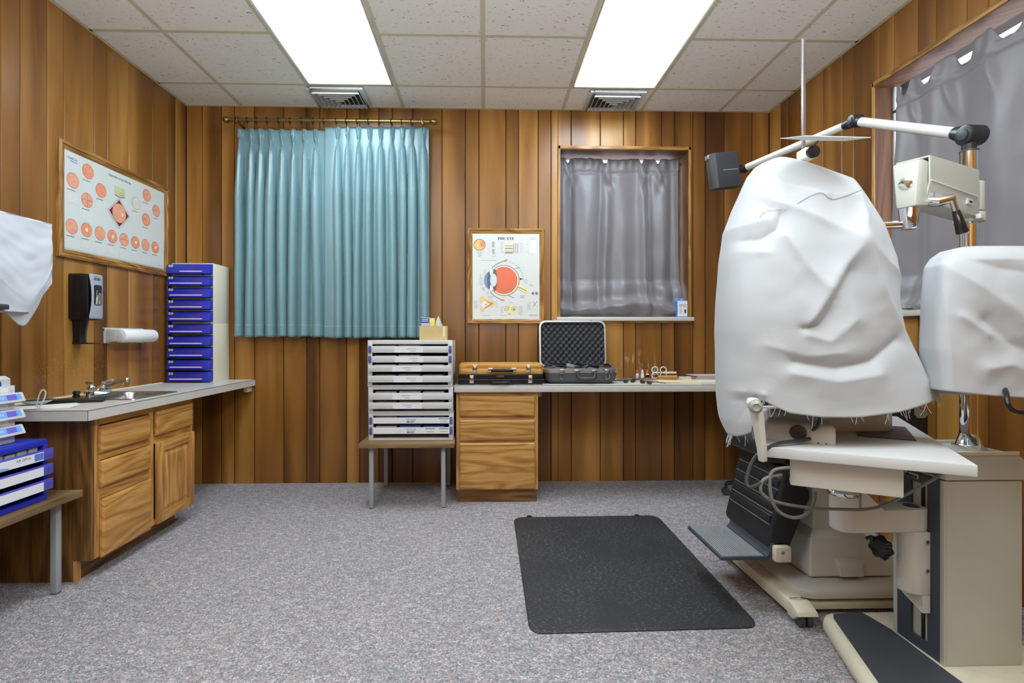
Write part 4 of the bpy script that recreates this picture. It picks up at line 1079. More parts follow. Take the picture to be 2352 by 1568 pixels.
# lid tilted back
LT = Matrix.Translation((.664, y1+.004, z0+.100)) @ Matrix.Rotation(math.radians(-6), 4, 'X')
lw, lh = .247, .343
def rlz(hw, z0_, z1_, r, y): return [(p[0], y, p[1]) for p in rrect(-hw, hw, z0_, z1_, r)]
ox = -.005
m = MB(); m.loft([rlz(lw, 0, lh, .045, 0), rlz(lw, 0, lh, .045, .018), rlz(lw-.008, .006, lh-.006, .045, .055), rlz(lw-.04, .03, lh-.03, .04, .066)], cap0=False, T=LT @ Matrix.Translation((ox, 0, 0)))
lid = m.build('lid_shell', shell, fc)
m = MB(); m.loft([rlz(lw+.003, -.003, lh+.003, .046, .014), rlz(lw+.004, -.004, lh+.004, .046, -.004), rlz(lw-.008, .008, lh-.008, .042, -.004), rlz(lw-.008, .008, lh-.008, .042, .014)], cap0=False, cap1=False, T=LT @ Matrix.Translation((ox, 0, 0)))
m.build('lid_rim', alu, fc)
def foam(u, v):
    x = -lw+.008+(2*lw-.016)*u; z = .008+(lh-.016)*v
    # diagonal egg-crate peaks
    h = math.cos(2*PI*x/.044)*math.cos(2*PI*z/.050)
    cr = .04; ex = abs(x)-(lw-.008-cr); ez = abs(z-lh/2)-(lh/2-.008-cr)
    if ex > 0 and ez > 0 and math.hypot(ex, ez) > cr:
        k = cr/math.hypot(ex, ez); x = math.copysign(lw-.008-cr+ex*k, x); z = lh/2+math.copysign(lh/2-.008-cr+ez*k, z-lh/2)
    return (x+ox, .016-.0155*h, z)
MB().grid(foam, 110, 84, T=LT).build('egg_crate_foam', pm('black_foam', (66, 68, 72), .9), fc, angle=80, flip=False)
for x in (.53, .80): MB().box(x-.008, x+.008, -.006, .010, lh, lh+.010, T=LT @ Matrix.Translation((-.664, 0, 0))).build('catch', steel, fc)
# coiled cables and adapters inside (loose things)
rn = random.Random(11); cz = z0+.094
for k in range(4):
    cx_, cy_ = (.50, .62, .73, .83)[k], (3.66, 3.68, 3.66, 3.69)[k]; pts = []
    for q in range(26):
        a = q*.62+k; r = .045+.014*rn.random()+.01*math.sin(q*.4)
        pts.append((cx_+r*math.cos(a)*1.3, cy_+r*math.sin(a), cz+.006+.012*rn.random()+.0011*q))
    t = thing('cable', ['black cable coiled at the latch-left end of the open case', 'black cable coiled left of centre in the open case', 'black cable coiled right of centre in the open case', 'black cable coiled at the right end of the open case'][k], 'cable', (cx_, cy_, cz-.012), group='coiled cables in the open case')
    MB().tube(bez(pts, 4), .0034, 6).build('wire', black_pl, t)
    MB().tube([pts[-1], (pts[-1][0]+.02, pts[-1][1]-.02, cz+.022)], .0055, 8).build('plug', dark_grey, t)
for k, (xx, yy, l_, lab) in enumerate(((.60, 3.60, .05, 'pale grey connector block among the cables in the open case'), (.765, 3.61, .075, 'black charger brick lying on the cables in the open case'))):
    t = thing('power_adapter', lab, 'adapter', (xx, yy, cz-.012))
    T = Matrix.Translation((xx, yy, cz+.026)) @ Matrix.Rotation(.35-.5*k, 4, 'Z') @ Matrix.Rotation(.25, 4, 'Y')
    MB().box(-l_/2, l_/2, -.018, .018, -.012, .012, T=T).build('body', leg_grey if k == 0 else black_pl, t, bevel=.004)
    MB().cyl((xx-l_/2, yy, cz+.02), (xx-l_/2-.03, yy+.01, cz), .004, n=8).build('cord_stub', black_pl, t)

# spectacles and trial frames
def specs(name, label, x, y, rz, c1, closed=False):
    t = thing(name, label, 'glasses', (x, y, CT), rz=rz)
    for s1 in (-1, 1):
        m = MB(); m.tube([(s1*.033+.024*math.cos(q*PI/9), .002*math.cos(q*PI/9), .013+.011*math.sin(q*PI/9)) for q in range(18)], .0022, 6, closed=True); fr = m.build('rim', c1, t)
        m = MB(); m.add([(s1*.033+.023*math.cos(q*PI/9), 0, .013+.010*math.sin(q*PI/9)) for q in range(18)], [tuple(range(18))]); m.build('lens', pm('tinted_lens', (70, 58, 54), .1), fr)
        m = MB(); m.tube(bez([(s1*.057, 0, .018), (s1*.060, .03, .017), (s1*.055, .10, .011), (s1*.046, .135, .003)], 5), .0024, 6); m.build('temple', c1, t)
    MB().tube([(-.010, 0, .018), (0, -.002, .020), (.010, 0, .018)], .0022, 6).build('bridge', c1, t)
specs('sunglasses', 'dark glasses lying closest to the grey case on the desk', 1.015, 3.60, .5, black_pl)
specs('sunglasses', 'second dark glasses, behind the pair next to the grey case', 1.09, 3.72, 1.2, dark_grey)
specs('eyeglasses', 'brown folded glasses near the front edge of the desk counter', 1.10, 3.50, -1.15, pm('brown_frame', (92, 74, 66), .35))
# eye-drop tray with bottles
tx0, tx1, ty0, ty1 = 1.115, 1.315, 3.82, 3.885
t = thing('bottle_tray', 'small brown wooden tray holding eye-drop bottles', 'tray', (1.215, 3.85, CT))
m = MB(); m.box(tx0, tx1, ty0, ty1, CT, CT+.008).box(tx0, tx1, ty0, ty0+.005, CT+.008, CT+.014).box(tx0, tx0+.005, ty0+.005, ty1, CT+.008, CT+.03).box(tx1-.005, tx1, ty0+.005, ty1, CT+.008, CT+.03).box(tx0+.005, tx1-.005, ty1-.005, ty1, CT+.008, CT+.03)
m.build('tray', M['table_x'], t)
red_cap = pm('red_cap', (214, 62, 52), .4); teal_cap = pm('teal_cap', (72, 176, 156), .4)
def bottle(x, lab, cap, band, tilt=0):
    t = thing('eye_drop_bottle', lab, 'bottle', (x, 3.850, CT+.0085), local=True, group='eye-drop bottles in the wooden tray')
    t.rotation_euler = (0, tilt, 0)
    MB().lathe([(0, 0), (.0115, 0), (.0125, .002), (.0125, .034), (.010, .038), (.006, .040), (.006, .044), (0, .044)], n=18).build('body', white_pl, t)
    MB().lathe([(.0128, .008), (.0128, .030)], n=18).build('label', band, t)
    MB().lathe([(0, .041), (.0098, .041), (.0098, .052), (.008, .056), (.004, .068), (.0, .069)], n=16).build('cap', cap, t)
    return t
bottle(1.146, 'eye-drop bottle with a red cap at the left end of the tray', red_cap, pm('pale_blue_print', (176, 192, 232), .5))
bottle(1.184, 'eye-drop bottle with a white cap in the tray', white_pl, lblp)
bottle(1.222, 'eye-drop bottle with a red cap and black band in the tray', red_cap, black_pl)
bottle(1.266, 'teal-capped, red-labelled eye-drop bottle leaning in the tray', teal_cap, red_cap, .16)
# lens flippers in a wooden block
t = thing('flipper_block', 'small wooden block holding white lens flippers', 'block', (1.345, 3.80, CT))
m = MB(); m.box(1.285, 1.425, 3.785, 3.79, CT, CT+.038).box(1.285, 1.425, 3.845, 3.85, CT, CT+.038).box(1.285, 1.290, 3.79, 3.845, CT, CT+.038).box(1.420, 1.425, 3.79, 3.845, CT, CT+.038).box(1.29, 1.42, 3.79, 3.845, CT, CT+.006)
m.build('block', M['oak_x'], t, bevel=.001)
def flipper(dx, dy, dz, lab, ang=0):
    t = thing('lens_flipper', lab, 'lens flipper', (1.285+dx, 3.80+dy, CT+.006), rz=ang, group='white lens flippers')
    for i, (a, b) in enumerate(((-.005, .062), (.058, .062), (-.005, .020), (.058, .020))):
        m = MB(); m.tube([(a+.022*math.cos(q*PI/10), 0, dz+b+.022*math.sin(q*PI/10)) for q in range(20)], .0042, 6, closed=True); r = m.build('ring', cream_pl, t)
        m = MB(); m.add([(a+.019*math.cos(q*PI/10), 0, dz+b+.019*math.sin(q*PI/10)) for q in range(20)], [tuple(range(20))]); m.build('lens', M['glass'], r)
    MB().box(-.005, .058, -.003, .003, dz+.038, dz+.045).build('bridge', cream_pl, t, bevel=.001)
    MB().box(.058, .155, -.003, .003, dz+.034, dz+.049).build('grip', cream_pl, t, bevel=.002)
flipper(.012, .012, .006, 'white four-ring lens flipper at the front of the block')
flipper(-.008, .030, .008, 'white four-ring lens flipper at the back of the block', -.05)
t = thing('occluder_bundle', 'cream plastic occluder paddles lying right of the wooden block', 'occluders', (1.47, 3.80, CT))
for k in range(3):
    T = Matrix.Translation((1.475, 3.79, CT+.004+k*.010)) @ Matrix.Rotation(-.35+.18*k, 4, 'Z')
    MB().box(-.04, .055, -.011, .011, -.004, .004, T=T).build('paddle', cream_pl, t, bevel=.002)
# folder and magazines
t = thing('paper_folder', 'cream folder of papers at the front of the desk counter', 'folder', (1.37, 3.60, CT), rz=-.22)
MB().box(-.15, .13, -.105, .105, 0, .004).build('back_cover', pm('cream_card', (226, 214, 176), .6), t)
MB().box(-.145, .125, -.10, .10, .004, .009).build('sheets', paper, t)
MB().box(-.15, .13, -.105, .105, .009, .011, T=Matrix.Rotation(.03, 4, 'Z')).build('front_cover', pm('cream_card', (226, 214, 176), .6), t)
mg = [('magazine', 'white thick catalogue at the bottom of the magazine pile', (232, 232, 234), .014), ('magazine', 'red and blue edged magazine second from the bottom of the pile', (186, 60, 66), .006), ('magazine', 'olive covered booklet in the middle of the magazine pile', (150, 144, 104), .007), ('magazine', 'brown booklet near the top of the magazine pile', (106, 76, 52), .007), ('magazine', 'pale grey leaflet on top of the magazine pile', (204, 206, 210), .004)]
zz = CT
for k, (n_, lab, colr, h) in enumerate(mg):
    t = thing(n_, lab, 'magazine', (1.665+.006*k, 3.775+.012*k, zz), rz=-.16+.05*k, group='pile of magazines')
    MB().box(-.14, .16, -.10, .10, .001, h-.001).build('pages', paper, t)
    MB().box(-.142, .162, -.102, .102, 0, .001).box(-.142, .162, -.102, .102, h-.001, h).box(-.143, -.140, -.102, .102, 0, h).build('cover', pm('cover_%d' % k, colr, .4), t)
    zz += h
# light switch carton on the sill
t = thing('switch_carton', 'blue and white light-switch carton on the sill of the small window', 'carton', (1.53, 4.01, 1.265))
x0, x1, y0, y1, z0 = 1.490, 1.576, 3.975, 4.015, 1.2655
sky = pm('sky_blue_card', (110, 164, 236), .5, var=.03)
MB().box(x0+.006, x1, y0, y1, z0, z0+.128).build('carton', sky, t, bevel=.001)
MB().box(x0, x0+.006, y0+.002, y1, z0, z0+.128).build('side_panel', pm('royal_blue_card', (84, 128, 222), .5), t)
m = MB(); hx0, hx1, hz0, hz1 = x0, x1-.022, z0+.128, z0+.150
m.box(hx0, hx1, y1-.003, y1, hz0, hz0+.008).box(hx0, hx1, y1-.003, y1, hz1-.006, hz1).box(hx0, hx0+.022, y1-.003, y1, hz0+.008, hz1-.006).box(hx1-.022, hx1, y1-.003, y1, hz0+.008, hz1-.006)
m.build('hang_tab', sky, t)
MB().box(x0+.010, x1-.001, y0-.0012, y0, z0+.008, z0+.126).build('front_panel', paper, t)
for xa, fill in ((x0+.020, pm('pale_blue_print', (176, 192, 232), .5)), (x0+.056, black_pl)):
    MB().box(xa-.002, xa+.026, y0-.0018, y0-.0012, z0+.022, z0+.070).build('printed_picture', pm('print_grey', (214, 216, 216), .5), t)
    MB().box(xa+.005, xa+.018, y0-.0024, y0-.0018, z0+.032, z0+.060).build('printed_picture', ink if fill is black_pl else fill, t)
for z in (.098, .090, .080): MB().box(x0+.018, x1-.008, y0-.0018, y0-.0012, z0+z, z0+z+.003).build('printed_line', pm('grey_ink', (116, 118, 122), .6), t)

# ------------------------------------------------------------------ chart of the eye
ec = thing('framed_poster', 'upright oak-framed anatomical chart of the eye on the back wall', 'framed poster', (.163, YB, 1.208))
frame_parts(ec, 'x', YB, -1, -.132, .458, 1.212, 1.942, .038, None, M['frame_x'], M['frame_z'])
MB().box(-.115, .44, YB-.007, YB-.002, 1.225, 1.930).build('sheet', poster_paper, ec)
k0 = .000554
def E(a, b, k=0): return (-.132+(a-148)*(.590/1052), YB-.0073-k*.0004, 1.942-(b-157)*(.730/1315))
def epoly(pts, mat, k=0, name='printed_picture', par=None):
    m = MB(); m.add([E(a, b, k) for a, b in pts], [tuple(range(len(pts)))]); return m.build(name, mat, par or ec)
def ell(cx_, cy_, rx, ry, a0=0, a1=360, n=40): return [(cx_+rx*math.cos(math.radians(a0+(a1-a0)*i/n)), cy_+ry*math.sin(math.radians(a0+(a1-a0)*i/n))) for i in range(n+1)]
def ecurve(pts, wid, mat, k=2, par=None, name='printed_line'):
    m = MB(); vs_ = []
    for i, p in enumerate(pts):
        q0 = pts[max(i-1, 0)]; q1 = pts[min(i+1, len(pts)-1)]; dx, dy = q1[0]-q0[0], q1[1]-q0[1]; l_ = math.hypot(dx, dy) or 1
        for s1 in (-1, 1): vs_.append(E(p[0]-s1*dy/l_*wid/2, p[1]+s1*dx/l_*wid/2, k))
    m.add(vs_, [(2*i, 2*i+1, 2*i+3, 2*i+2) for i in range(len(pts)-1)]); return m.build(name, mat, par or ec)
# serif title
m = MB()
def bar(x, y, w, h): m.add([E(x, y, 1), E(x+w, y, 1), E(x+w, y+h, 1), E(x, y+h, 1)], [(0,1,2,3)])
def slant(x0_, y0_, x1_, y1_, w): m.add([E(x0_, y0_, 1), E(x0_+w, y0_, 1), E(x1_+w, y1_, 1), E(x1_, y1_, 1)], [(0,1,2,3)])
X = 560; Hh = 34; Y0 = 276
for ch in 'THE EYE':
    if ch == 'T': bar(X, Y0, 30, 6); bar(X, Y0, 4, 11); bar(X+26, Y0, 4, 11); bar(X+10, Y0, 10, Hh); bar(X+6, Y0+Hh-4, 18, 4); X += 35
    elif ch == 'H':
        for o_ in (3, 23): bar(X+o_, Y0, 8, Hh); bar(X+o_-3, Y0, 14, 4); bar(X+o_-3, Y0+Hh-4, 14, 4)
        bar(X+8, Y0+14, 18, 5); X += 39
    elif ch == 'E':
        bar(X+3, Y0, 9, Hh); bar(X, Y0, 28, 4); bar(X, Y0+Hh-4, 29, 4); bar(X+10, Y0+15, 11, 4); bar(X+24, Y0, 4, 10); bar(X+25, Y0+Hh-10, 4, 10); bar(X+19, Y0+11, 3, 11); X += 35
    elif ch == 'Y': slant(X+2, Y0, X+12, Y0+18, 9); slant(X+24, Y0, X+15, Y0+18, 5); bar(X+12, Y0+17, 9, Hh-17); bar(X-1, Y0, 15, 4); bar(X+20, Y0, 12, 4); bar(X+8, Y0+Hh-4, 17, 4); X += 36
    else: X += 14
m.build('lettering', ink, ec)
G = lambda n_, c_: pm(n_, c_, .5, var=.06, scale=50)
o = epoly(ell(312, 380, 82, 80), G('fundus_outline', (112, 76, 52)), 0)
epoly(ell(312, 380, 75, 73), pm('fundus_print', (228, 180, 106), .5, var=.2, scale=18), 1, par=o)
epoly(ell(352, 372, 32, 42), G('fundus_red', (226, 142, 108)), 2, par=o)
epoly(ell(290, 385, 14, 14), G('fundus_pale', (240, 222, 150)), 2, par=o)
for x_ in (486, 500, 514): ecurve([(x_, 335), (x_-3, 390), (x_+2, 415)], 6, navy if x_ == 500 else G('grey_print', (140, 142, 150)))
for x_ in (486, 500, 514): ecurve([(x_, 440), (x_-2, 470), (x_+6, 510)], 6, navy if x_ == 500 else G('grey_print', (140, 142, 150)))
o = epoly([(655, 340), (843, 340), (843, 500), (655, 500)], G('retina_section', (224, 218, 200)), 0)
for y_, h_, c_ in ((388, 10, (150, 144, 128)), (424, 12, (128, 122, 108)), (455, 36, (206, 188, 166)), (488, 10, (104, 98, 88))):
    epoly([(657, y_), (768, y_), (768, y_+h_), (657, y_+h_)], G('section_band_%d' % y_, c_), 1, 'printed_band', o)
for i_ in range(5): ecurve([(776+i_*15, 360), (780+i_*14, 395), (774+i_*15, 440), (778+i_*14, 490)], 5, G('olive_ink2', (166, 168, 104)) if i_ % 2 else navy, 1, o)
epoly([(1000, 285), (1083, 285), (1083, 490), (1000, 490)], G('pale_column', (222, 224, 220)), 0); epoly([(1000, 285), (1083, 285), (1083, 306), (1000, 306)], G('pink_band', (226, 188, 190)), 1)
# eyeball in section
sclera = epoly(ell(690, 870, 218, 252, -92, 92) + ell(640, 870, 170, 250, 100, 140, 8) + [(470, 760), (420, 800), (400, 870), (430, 950), (480, 1000)] + ell(640, 870, 170, 250, 220, 260, 8), G('pale_sclera', (208, 218, 214)), 0)
epoly(ell(650, 872, 214, 216), G('choroid_tan', (176, 162, 124)), 1, par=sclera)
epoly(ell(648, 872, 196, 200), paper, 2, par=sclera)
ot = pm('vitreous_orange', (226, 112, 78), .5, var=.14, scale=6)
epoly(ell(646, 872, 186, 188), ot, 3, par=sclera)
epoly(ell(500, 872, 120, 150, 100, 260), G('cornea_pale', (192, 206, 204)), 3, par=sclera)
epoly(ell(470, 872, 98, 128, 90, 270), G('aqueous_blue', (128, 146, 172)), 4, par=sclera)
epoly(ell(440, 872, 24, 120), G('iris_blue', (86, 100, 142)), 5, par=sclera)
epoly(ell(472, 770, 22, 44), paper, 5, par=sclera); epoly(ell(472, 975, 22, 44), paper, 5, par=sclera)
epoly(ell(520, 870, 34, 152), G('dark_ciliary', (122, 82, 74)), 4, par=sclera)
epoly(ell(503, 868, 50, 92), G('lens_outline', (146, 156, 150)), 6, par=sclera); epoly(ell(503, 868, 45, 87), G('lens_pale', (206, 218, 214)), 7, par=sclera)
epoly([(840, 940), (985, 985), (965, 1055), (826, 985)], G('optic_nerve', (224, 222, 160)), 4, par=sclera)
ecurve([(826, 960), (890, 985), (958, 1020)], 8, G('nerve_vessel', (136, 92, 84)), 5)
mus = G('muscle_red', (206, 110, 88))
ecurve([(480, 700), (540, 650), (620, 610), (690, 590)], 12, G('tendon', (150, 140, 150)), 2)
epoly([(640, 605), (690, 573), (692, 600), (660, 612)], mus, 3)
ecurve([(455, 1020), (510, 1085), (600, 1135)], 12, G('tendon', (150, 140, 150)), 2)
epoly([(595, 1130), (660, 1140), (640, 1155), (605, 1148)], mus, 3)
ecurve(ell(690, 870, 218, 252, -85, 0, 16), 5, G('blue_grey_line', (150, 164, 178)), 2)
ecurve([(800, 708), (868, 692)], 5, navy, 3); ecurve([(700, 1078), (780, 1110)], 5, navy, 3)
# small figures below
o = epoly([(310, 1130), (345, 1080), (400, 1120), (520, 1160), (530, 1190), (490, 1240), (400, 1250), (370, 1300), (330, 1320), (318, 1270), (335, 1200)], G('orbit_tan', (222, 200, 140)), 0)
epoly(ell(378, 1208, 42, 46), paper, 1, par=o); epoly([(390, 1150), (500, 1190), (395, 1255), (370, 1250), (470, 1195)], mus, 2, par=o); epoly(ell(372, 1208, 34, 40), G('globe_white', (226, 226, 226)), 3, par=o); epoly(ell(400, 1205, 10, 9), mus, 4, par=o)
o = epoly(ell(735, 1275, 100, 72), G('face_pale', (228, 220, 176)), 0)
for x_ in (680, 782): ecurve(ell(x_, 1272, 30, 16, 0, 360, 20), 4, ink, 1, o); ecurve(ell(x_, 1255, 40, 22, 190, 350, 14), 5, G('brow', (150, 130, 86)), 1, o)
epoly(ell(782, 1272, 10, 10), navy, 2, par=o); ecurve([(706, 1330), (724, 1336), (742, 1330)], 4, ink, 1, o)
for x_ in (1045, 1095):
    o = epoly(ell(x_, 1050, 21, 21), G('field_blue', (96, 112, 190)), 0); epoly(ell(x_, 1050, 20, 20, -90, 90), G('field_red', (214, 96, 96)), 1, par=o)
o = epoly(ell(1068, 1215, 46, 66), G('chiasm_tan', (222, 220, 178)), 0); epoly(ell(1068, 1218, 38, 58), poster_paper, 1, par=o)
ecurve([(1040, 1160), (1090, 1230)], 6, mus, 2, o); ecurve([(1098, 1160), (1048, 1230)], 6, navy, 2, o)
# leader captions (tiny type)
gi = pm('grey_ink', (116, 118, 122), .6); m = MB(); rn = random.Random(5)
def cap(a, b, w, h=3): m.add([E(a, b, 1), E(a+w, b, 1), E(a+w, b+h, 1), E(a, b+h, 1)], [(0,1,2,3)])
for a, b, w, n_, dy in ((330, 592, 210, 1, 0), (255, 478, 115, 1, 0), (290, 498, 50, 4, 13), (477, 536, 68, 1, 0), (692, 537, 30, 1, 0), (1017, 509, 36, 1, 0), (600, 340, 38, 8, 21), (862, 365, 40, 5, 28), (438, 385, 14, 6, 24), (305, 790, 52, 8, 20), (365, 725, 40, 3, 20), (330, 900, 20, 2, 26), (345, 970, 45, 4, 12), (900, 690, 18, 6, 38), (930, 855, 40, 4, 18), (1000, 930, 60, 2, 12), (870, 1075, 60, 4, 12), (405, 1035, 40, 3, 16), (235, 1160, 60, 6, 18), (530, 1170, 30, 5, 18), (345, 1353, 125, 1, 0), (585, 1354, 100, 1, 0), (985, 1346, 125, 2, 12), (600, 1235, 30, 5, 19), (845, 1230, 55, 8, 16), (960, 1180, 55, 5, 22), (430, 1090, 70, 3, 12), (720, 1180, 60, 1, 0), (1040, 1013, 60, 1, 0), (962, 290, 22, 3, 40), (965, 466, 18, 2, 14)):
    for q in range(n_): cap(a+rn.uniform(-4, 4), b+q*dy, w*rn.uniform(.7, 1.1))
m.build('printed_captions', gi, ec)['kind'] = 'stuff'

# ------------------------------------------------------------------ black floor mat
t = thing('floor_mat', 'scuffed black rubber floor mat in the middle of the carpet', 'mat', (.62, 2.55, 0))
ca = [(.176, 3.166), (1.070, 3.178), (1.056, 1.948), (.168, 1.928)]
def mat_loop(inset, z):
    pts = []
    ctr = (.617, 2.555)
    for x, y in rrect(0, 1, 0, 1, .052, 6):
        # bilinear placing of a unit rounded square in the measured quadrilateral
        x = .5+(x-.5)*(1-inset/.45); y = .5+(y-.5)*(1-inset/.61)
        a = Vector((*ca[3], 0)).lerp(Vector((*ca[2], 0)), x); b = Vector((*ca[0], 0)).lerp(Vector((*ca[1], 0)), x)
        p = a.lerp(b, y); pts.append((p.x, p.y, z))
    return pts
MB().loft([mat_loop(0, .0005), mat_loop(0, .004), mat_loop(.006, .0085), mat_loop(.010, .0085)]).build('sheet', M['rubber_mat'], t)
for x in (.275, .945): MB().lathe([(.017, .0005), (.017, .006), (.014, .008), (.006, .008), (.006, .0005)], (x, 3.180, 0), 16).build('hanging_eyelet', black_pl, t)

# ------------------------------------------------------------------ tray units on the near table (left edge)
def side_tray(z0, label):
    t = thing('tray_unit', label, 'drawer unit', (-2.02, 1.98, z0))
    x0, x1, y0, y1, z1 = -2.20, -1.842, 1.70, 2.225, z0+.256
    MB().box(x0, x1, y0, y1, z1-.028, z1).build('casing_top', blue_pl, t, bevel=.006)
    MB().box(x0, x1, y0, y1, z0, z0+.022).build('casing_base', blue_pl, t, bevel=.004)
    for a, b in ((y0, y0+.02), (y1-.02, y1)): MB().box(x0, x1, a, b, z0+.02, z1-.02).build('casing_side', blue_pl, t, bevel=.003)
    MB().box(x0, x0+.01, y0+.02, y1-.02, z0+.02, z1-.02).build('casing_back', blue_pl, t)
    cl = pm('violet_blue_clear_plastic', (88, 84, 190), .2, coat=.3)
    for k, (za, zb) in enumerate(((.044, .089), (.107, .152), (.170, .216))):
        za += z0; zb += z0; xf = x1+.014
        d = MB().box(xf-.006, xf, y0+.006, y1+.012, za, zb).build('drawer', cl, t, bevel=.002)
        MB().box(x0+.02, xf-.006, y0+.022, y1-.022, za, za+.004).build('drawer_floor', blue_pl, d)
        m = MB(); quad(m, (xf+.0004, (y0+y1)/2-.012, (za+zb)/2-.003), (0,1,0), (0,0,1), y1-y0-.05, .036); m.build('label', lblp, d)
        if k == 2:
            lettering('AIR OPTIX', (xf+.001, 2.095, (za+zb)/2+.003), (0,1,0), (0,0,1), .066, pm('grey_ink', (116, 118, 122), .6), d)
            m = MB(); quad(m, (xf+.001, 2.165, (za+zb)/2-.002), (0,1,0), (0,0,1), .042, .028); m.build('printed_picture', pm('logo_blue', (92, 130, 222), .5), d)
            m = MB(); m.add([(xf+.0012, 1.70+q*.03, (za+zb)/2-.018+.014*math.exp(-((q-7)/4)**2)) for q in range(12)] + [(xf+.0012, 1.70+q*.03, (za+zb)/2-.020) for q in range(11, -1, -1)], [tuple(range(24))]); m.build('printed_swoosh', pm('swoosh_blue', (132, 182, 226), .5), d)
            for q in range(9): MB().box(x1-.12, x1-.01, y0+.03+q*.052, y0+.072+q*.052, za+.005, zb+.006+.004*(q % 3)).build('lens_boxes', boxes_grey, d, bevel=.002)
    return t
side_tray(.4305, 'blue three-drawer tray unit on the near brown table')
t = thing('tray_tower', 'white and sky-blue labelled tray tower stacked on the blue tray unit', 'drawer unit', (-2.02, 1.95, .687))
z0 = .6868; x0, x1, y0, y1 = -2.18, -1.905, 1.70, 2.145
frost = mat_clear('frosted_tray_plastic', (214, 216, 232), .75)
MB().box(x0, x1, y0, y1, z0, z0+.040).build('base', white_pl, t, bevel=.004)
for k, zz in enumerate((.737, .802, .868)):
    d = MB().box(x0, x1, y0, y1, zz-.010, zz+.050).build('tray', frost, t, bevel=.003)
    # sloping label lip in front
    m = MB(); m.prism([(x1, zz-.018), (x1+.026, zz-.016), (x1+.026, zz-.011), (x1+.012, zz+.020), (x1, zz+.020)], 'y', y0, y1+.018); m.build('label_lip', white_pl, d)
    m = MB(); quad(m, (x1+.0192, (y0+y1)/2+.005, zz+.0045), (0,1,0), (-.42,0,1), y1-y0, .024); m.build('label', sky, d)
    m = MB(); quad(m, (x1+.0197, 2.108, zz+.0045), (0,1,0), (-.42,0,1), .042, .023); m.build('printed_picture', pm('logo_violet', (108, 96, 196), .5), d)
    lettering('AIR OPTIX', (x1+.0200, 2.045, zz+.005), (0,1,0), (-.42,0,1), .06, paper, d)
    MB().box(x1-.002, x1+.0006, y1-.09, y1-.03, zz+.026, zz+.044).build('tab', paper, d)
m = MB(); m.loft([rl(x0, x1-.01, y0, y1-.004, .01, .918), rl(x0, x1-.01, y0, y1-.004, .01, .945), rl(x0+.01, x1-.02, y0+.01, y1-.014, .012, .957)]); m.build('top_box', white_pl, t)
lettering('Alcon', (x1-.0092, 2.03, .932), (0,1,0), (0,0,1), .13, pm('alcon_blue', (40, 70, 170), .4), t, .02)
t = thing('white_cord', 'short white cord looped beside the white tray tower', 'cord', (-1.93, 2.33, CT), )
MB().tube(bez([(-1.98, 2.335, CT+.004), (-1.965, 2.345, CT+.03), (-1.955, 2.35, CT+.075), (-1.962, 2.34, CT+.088), (-1.972, 2.335, CT+.06), (-1.985, 2.34, CT+.02), (-1.975, 2.35, CT+.004)], 6), .003, 6).build('cord', white_pl, t)

# covered projector on a wall bracket, left edge of the view
t = thing('projector_cover', 'crinkled white cover hanging over a device on the left wall', 'dust cover', (-2.03, 1.75, 1.15))
def lc(u, v):
    # a skirt around a box: u runs round, v from the top edge down
    a = (u*4) % 4; x0_, x1_, y0_, y1_ = -2.24, -1.80, 1.25, 2.196
    k = int(a); f_ = a-k
    P_ = [(x0_, y0_), (x1_, y0_), (x1_, y1_), (x0_, y1_), (x0_, y0_)]
    x = P_[k][0]+(P_[k+1][0]-P_[k][0])*f_; y = P_[k][1]+(P_[k+1][1]-P_[k][1])*f_
    zb = 1.20
    if k == 1:    # flank towards the room: lower lobe near the far end
        zb = 1.335-.180*math.exp(-((y-2.075)/.075)**2) if y > 2.0 else 1.335-.180*math.exp(-((y-2.075)/.075)**2)*1.0
        zb = min(zb, 1.30) if y < 2.17 else 1.335
        zb = 1.335 - .18*max(0, min(1, (2.196-y)/.10))**.7 if y > 2.07 else 1.155+.09*min(1, (2.07-y)/.10)
    if k == 2: zb = 1.335-.03*f_
    z = 1.582-(1.582-zb)*v
    out = .010*noise.noise((x*9, y*9, z*9))+.004*noise.noise((x*30, y*30, z*30))+.02*v*noise.noise((x*3, y*3, 1))
    if k == 1: x += out-.10*max(0, (v-.75))*(1 if y > 1.95 else .3)
    elif k == 2: y += out
    elif k == 3: x += out*.3
    else: y += out
    r = .02
    if v < .06: z -= 0
    return (x, y, z)
m = MB(); m.grid(lc, 200, 60); m.build('skirt', M['paper_cloth'], t, angle=70, flip=False, solid=.0015)
m = MB(); m.grid(lambda u, v: (-2.24+.44*u, 1.25+.946*v, 1.582+.012*noise.noise((u*5, v*8, 0))*(1 if .02 < u < .98 and .02 < v < .98 else 0)), 20, 40); m.build('top', M['paper_cloth'], t, angle=70, solid=.0015)
t = thing('bracket_shelf', 'thin steel bracket shelf under the white cover on the left wall', 'bracket', (-2.03, 1.75, 1.16))
MB().prism([(XL, 1.40), (-1.79, 1.40), (-1.79, 1.95), (-1.80, 2.085), (-1.86, 2.02), (XL, 1.99)], 'z', 1.205, 1.211).build('plate', steel, t)
MB().box(-1.808, -1.782, 1.85, 1.985, 1.216, 1.236).build('lever', dark_grey, t, bevel=.005)
MB().box(XL, XL+.02, 1.5, 1.95, 1.12, 1.33).build('wall_plate', steel, t, bevel=.003)
MB().box(-2.20, -1.95, 1.45, 1.95, 1.2115, 1.50).build('device_body', dark_grey, t, bevel=.02)

# ------------------------------------------------------------------ exam chair
ch = thing('exam_chair', 'black upholstered beige exam chair with a ribbed footrest, behind the covered instrument', 'exam chair', (1.5, 2.3, 0))
cy = 2.30
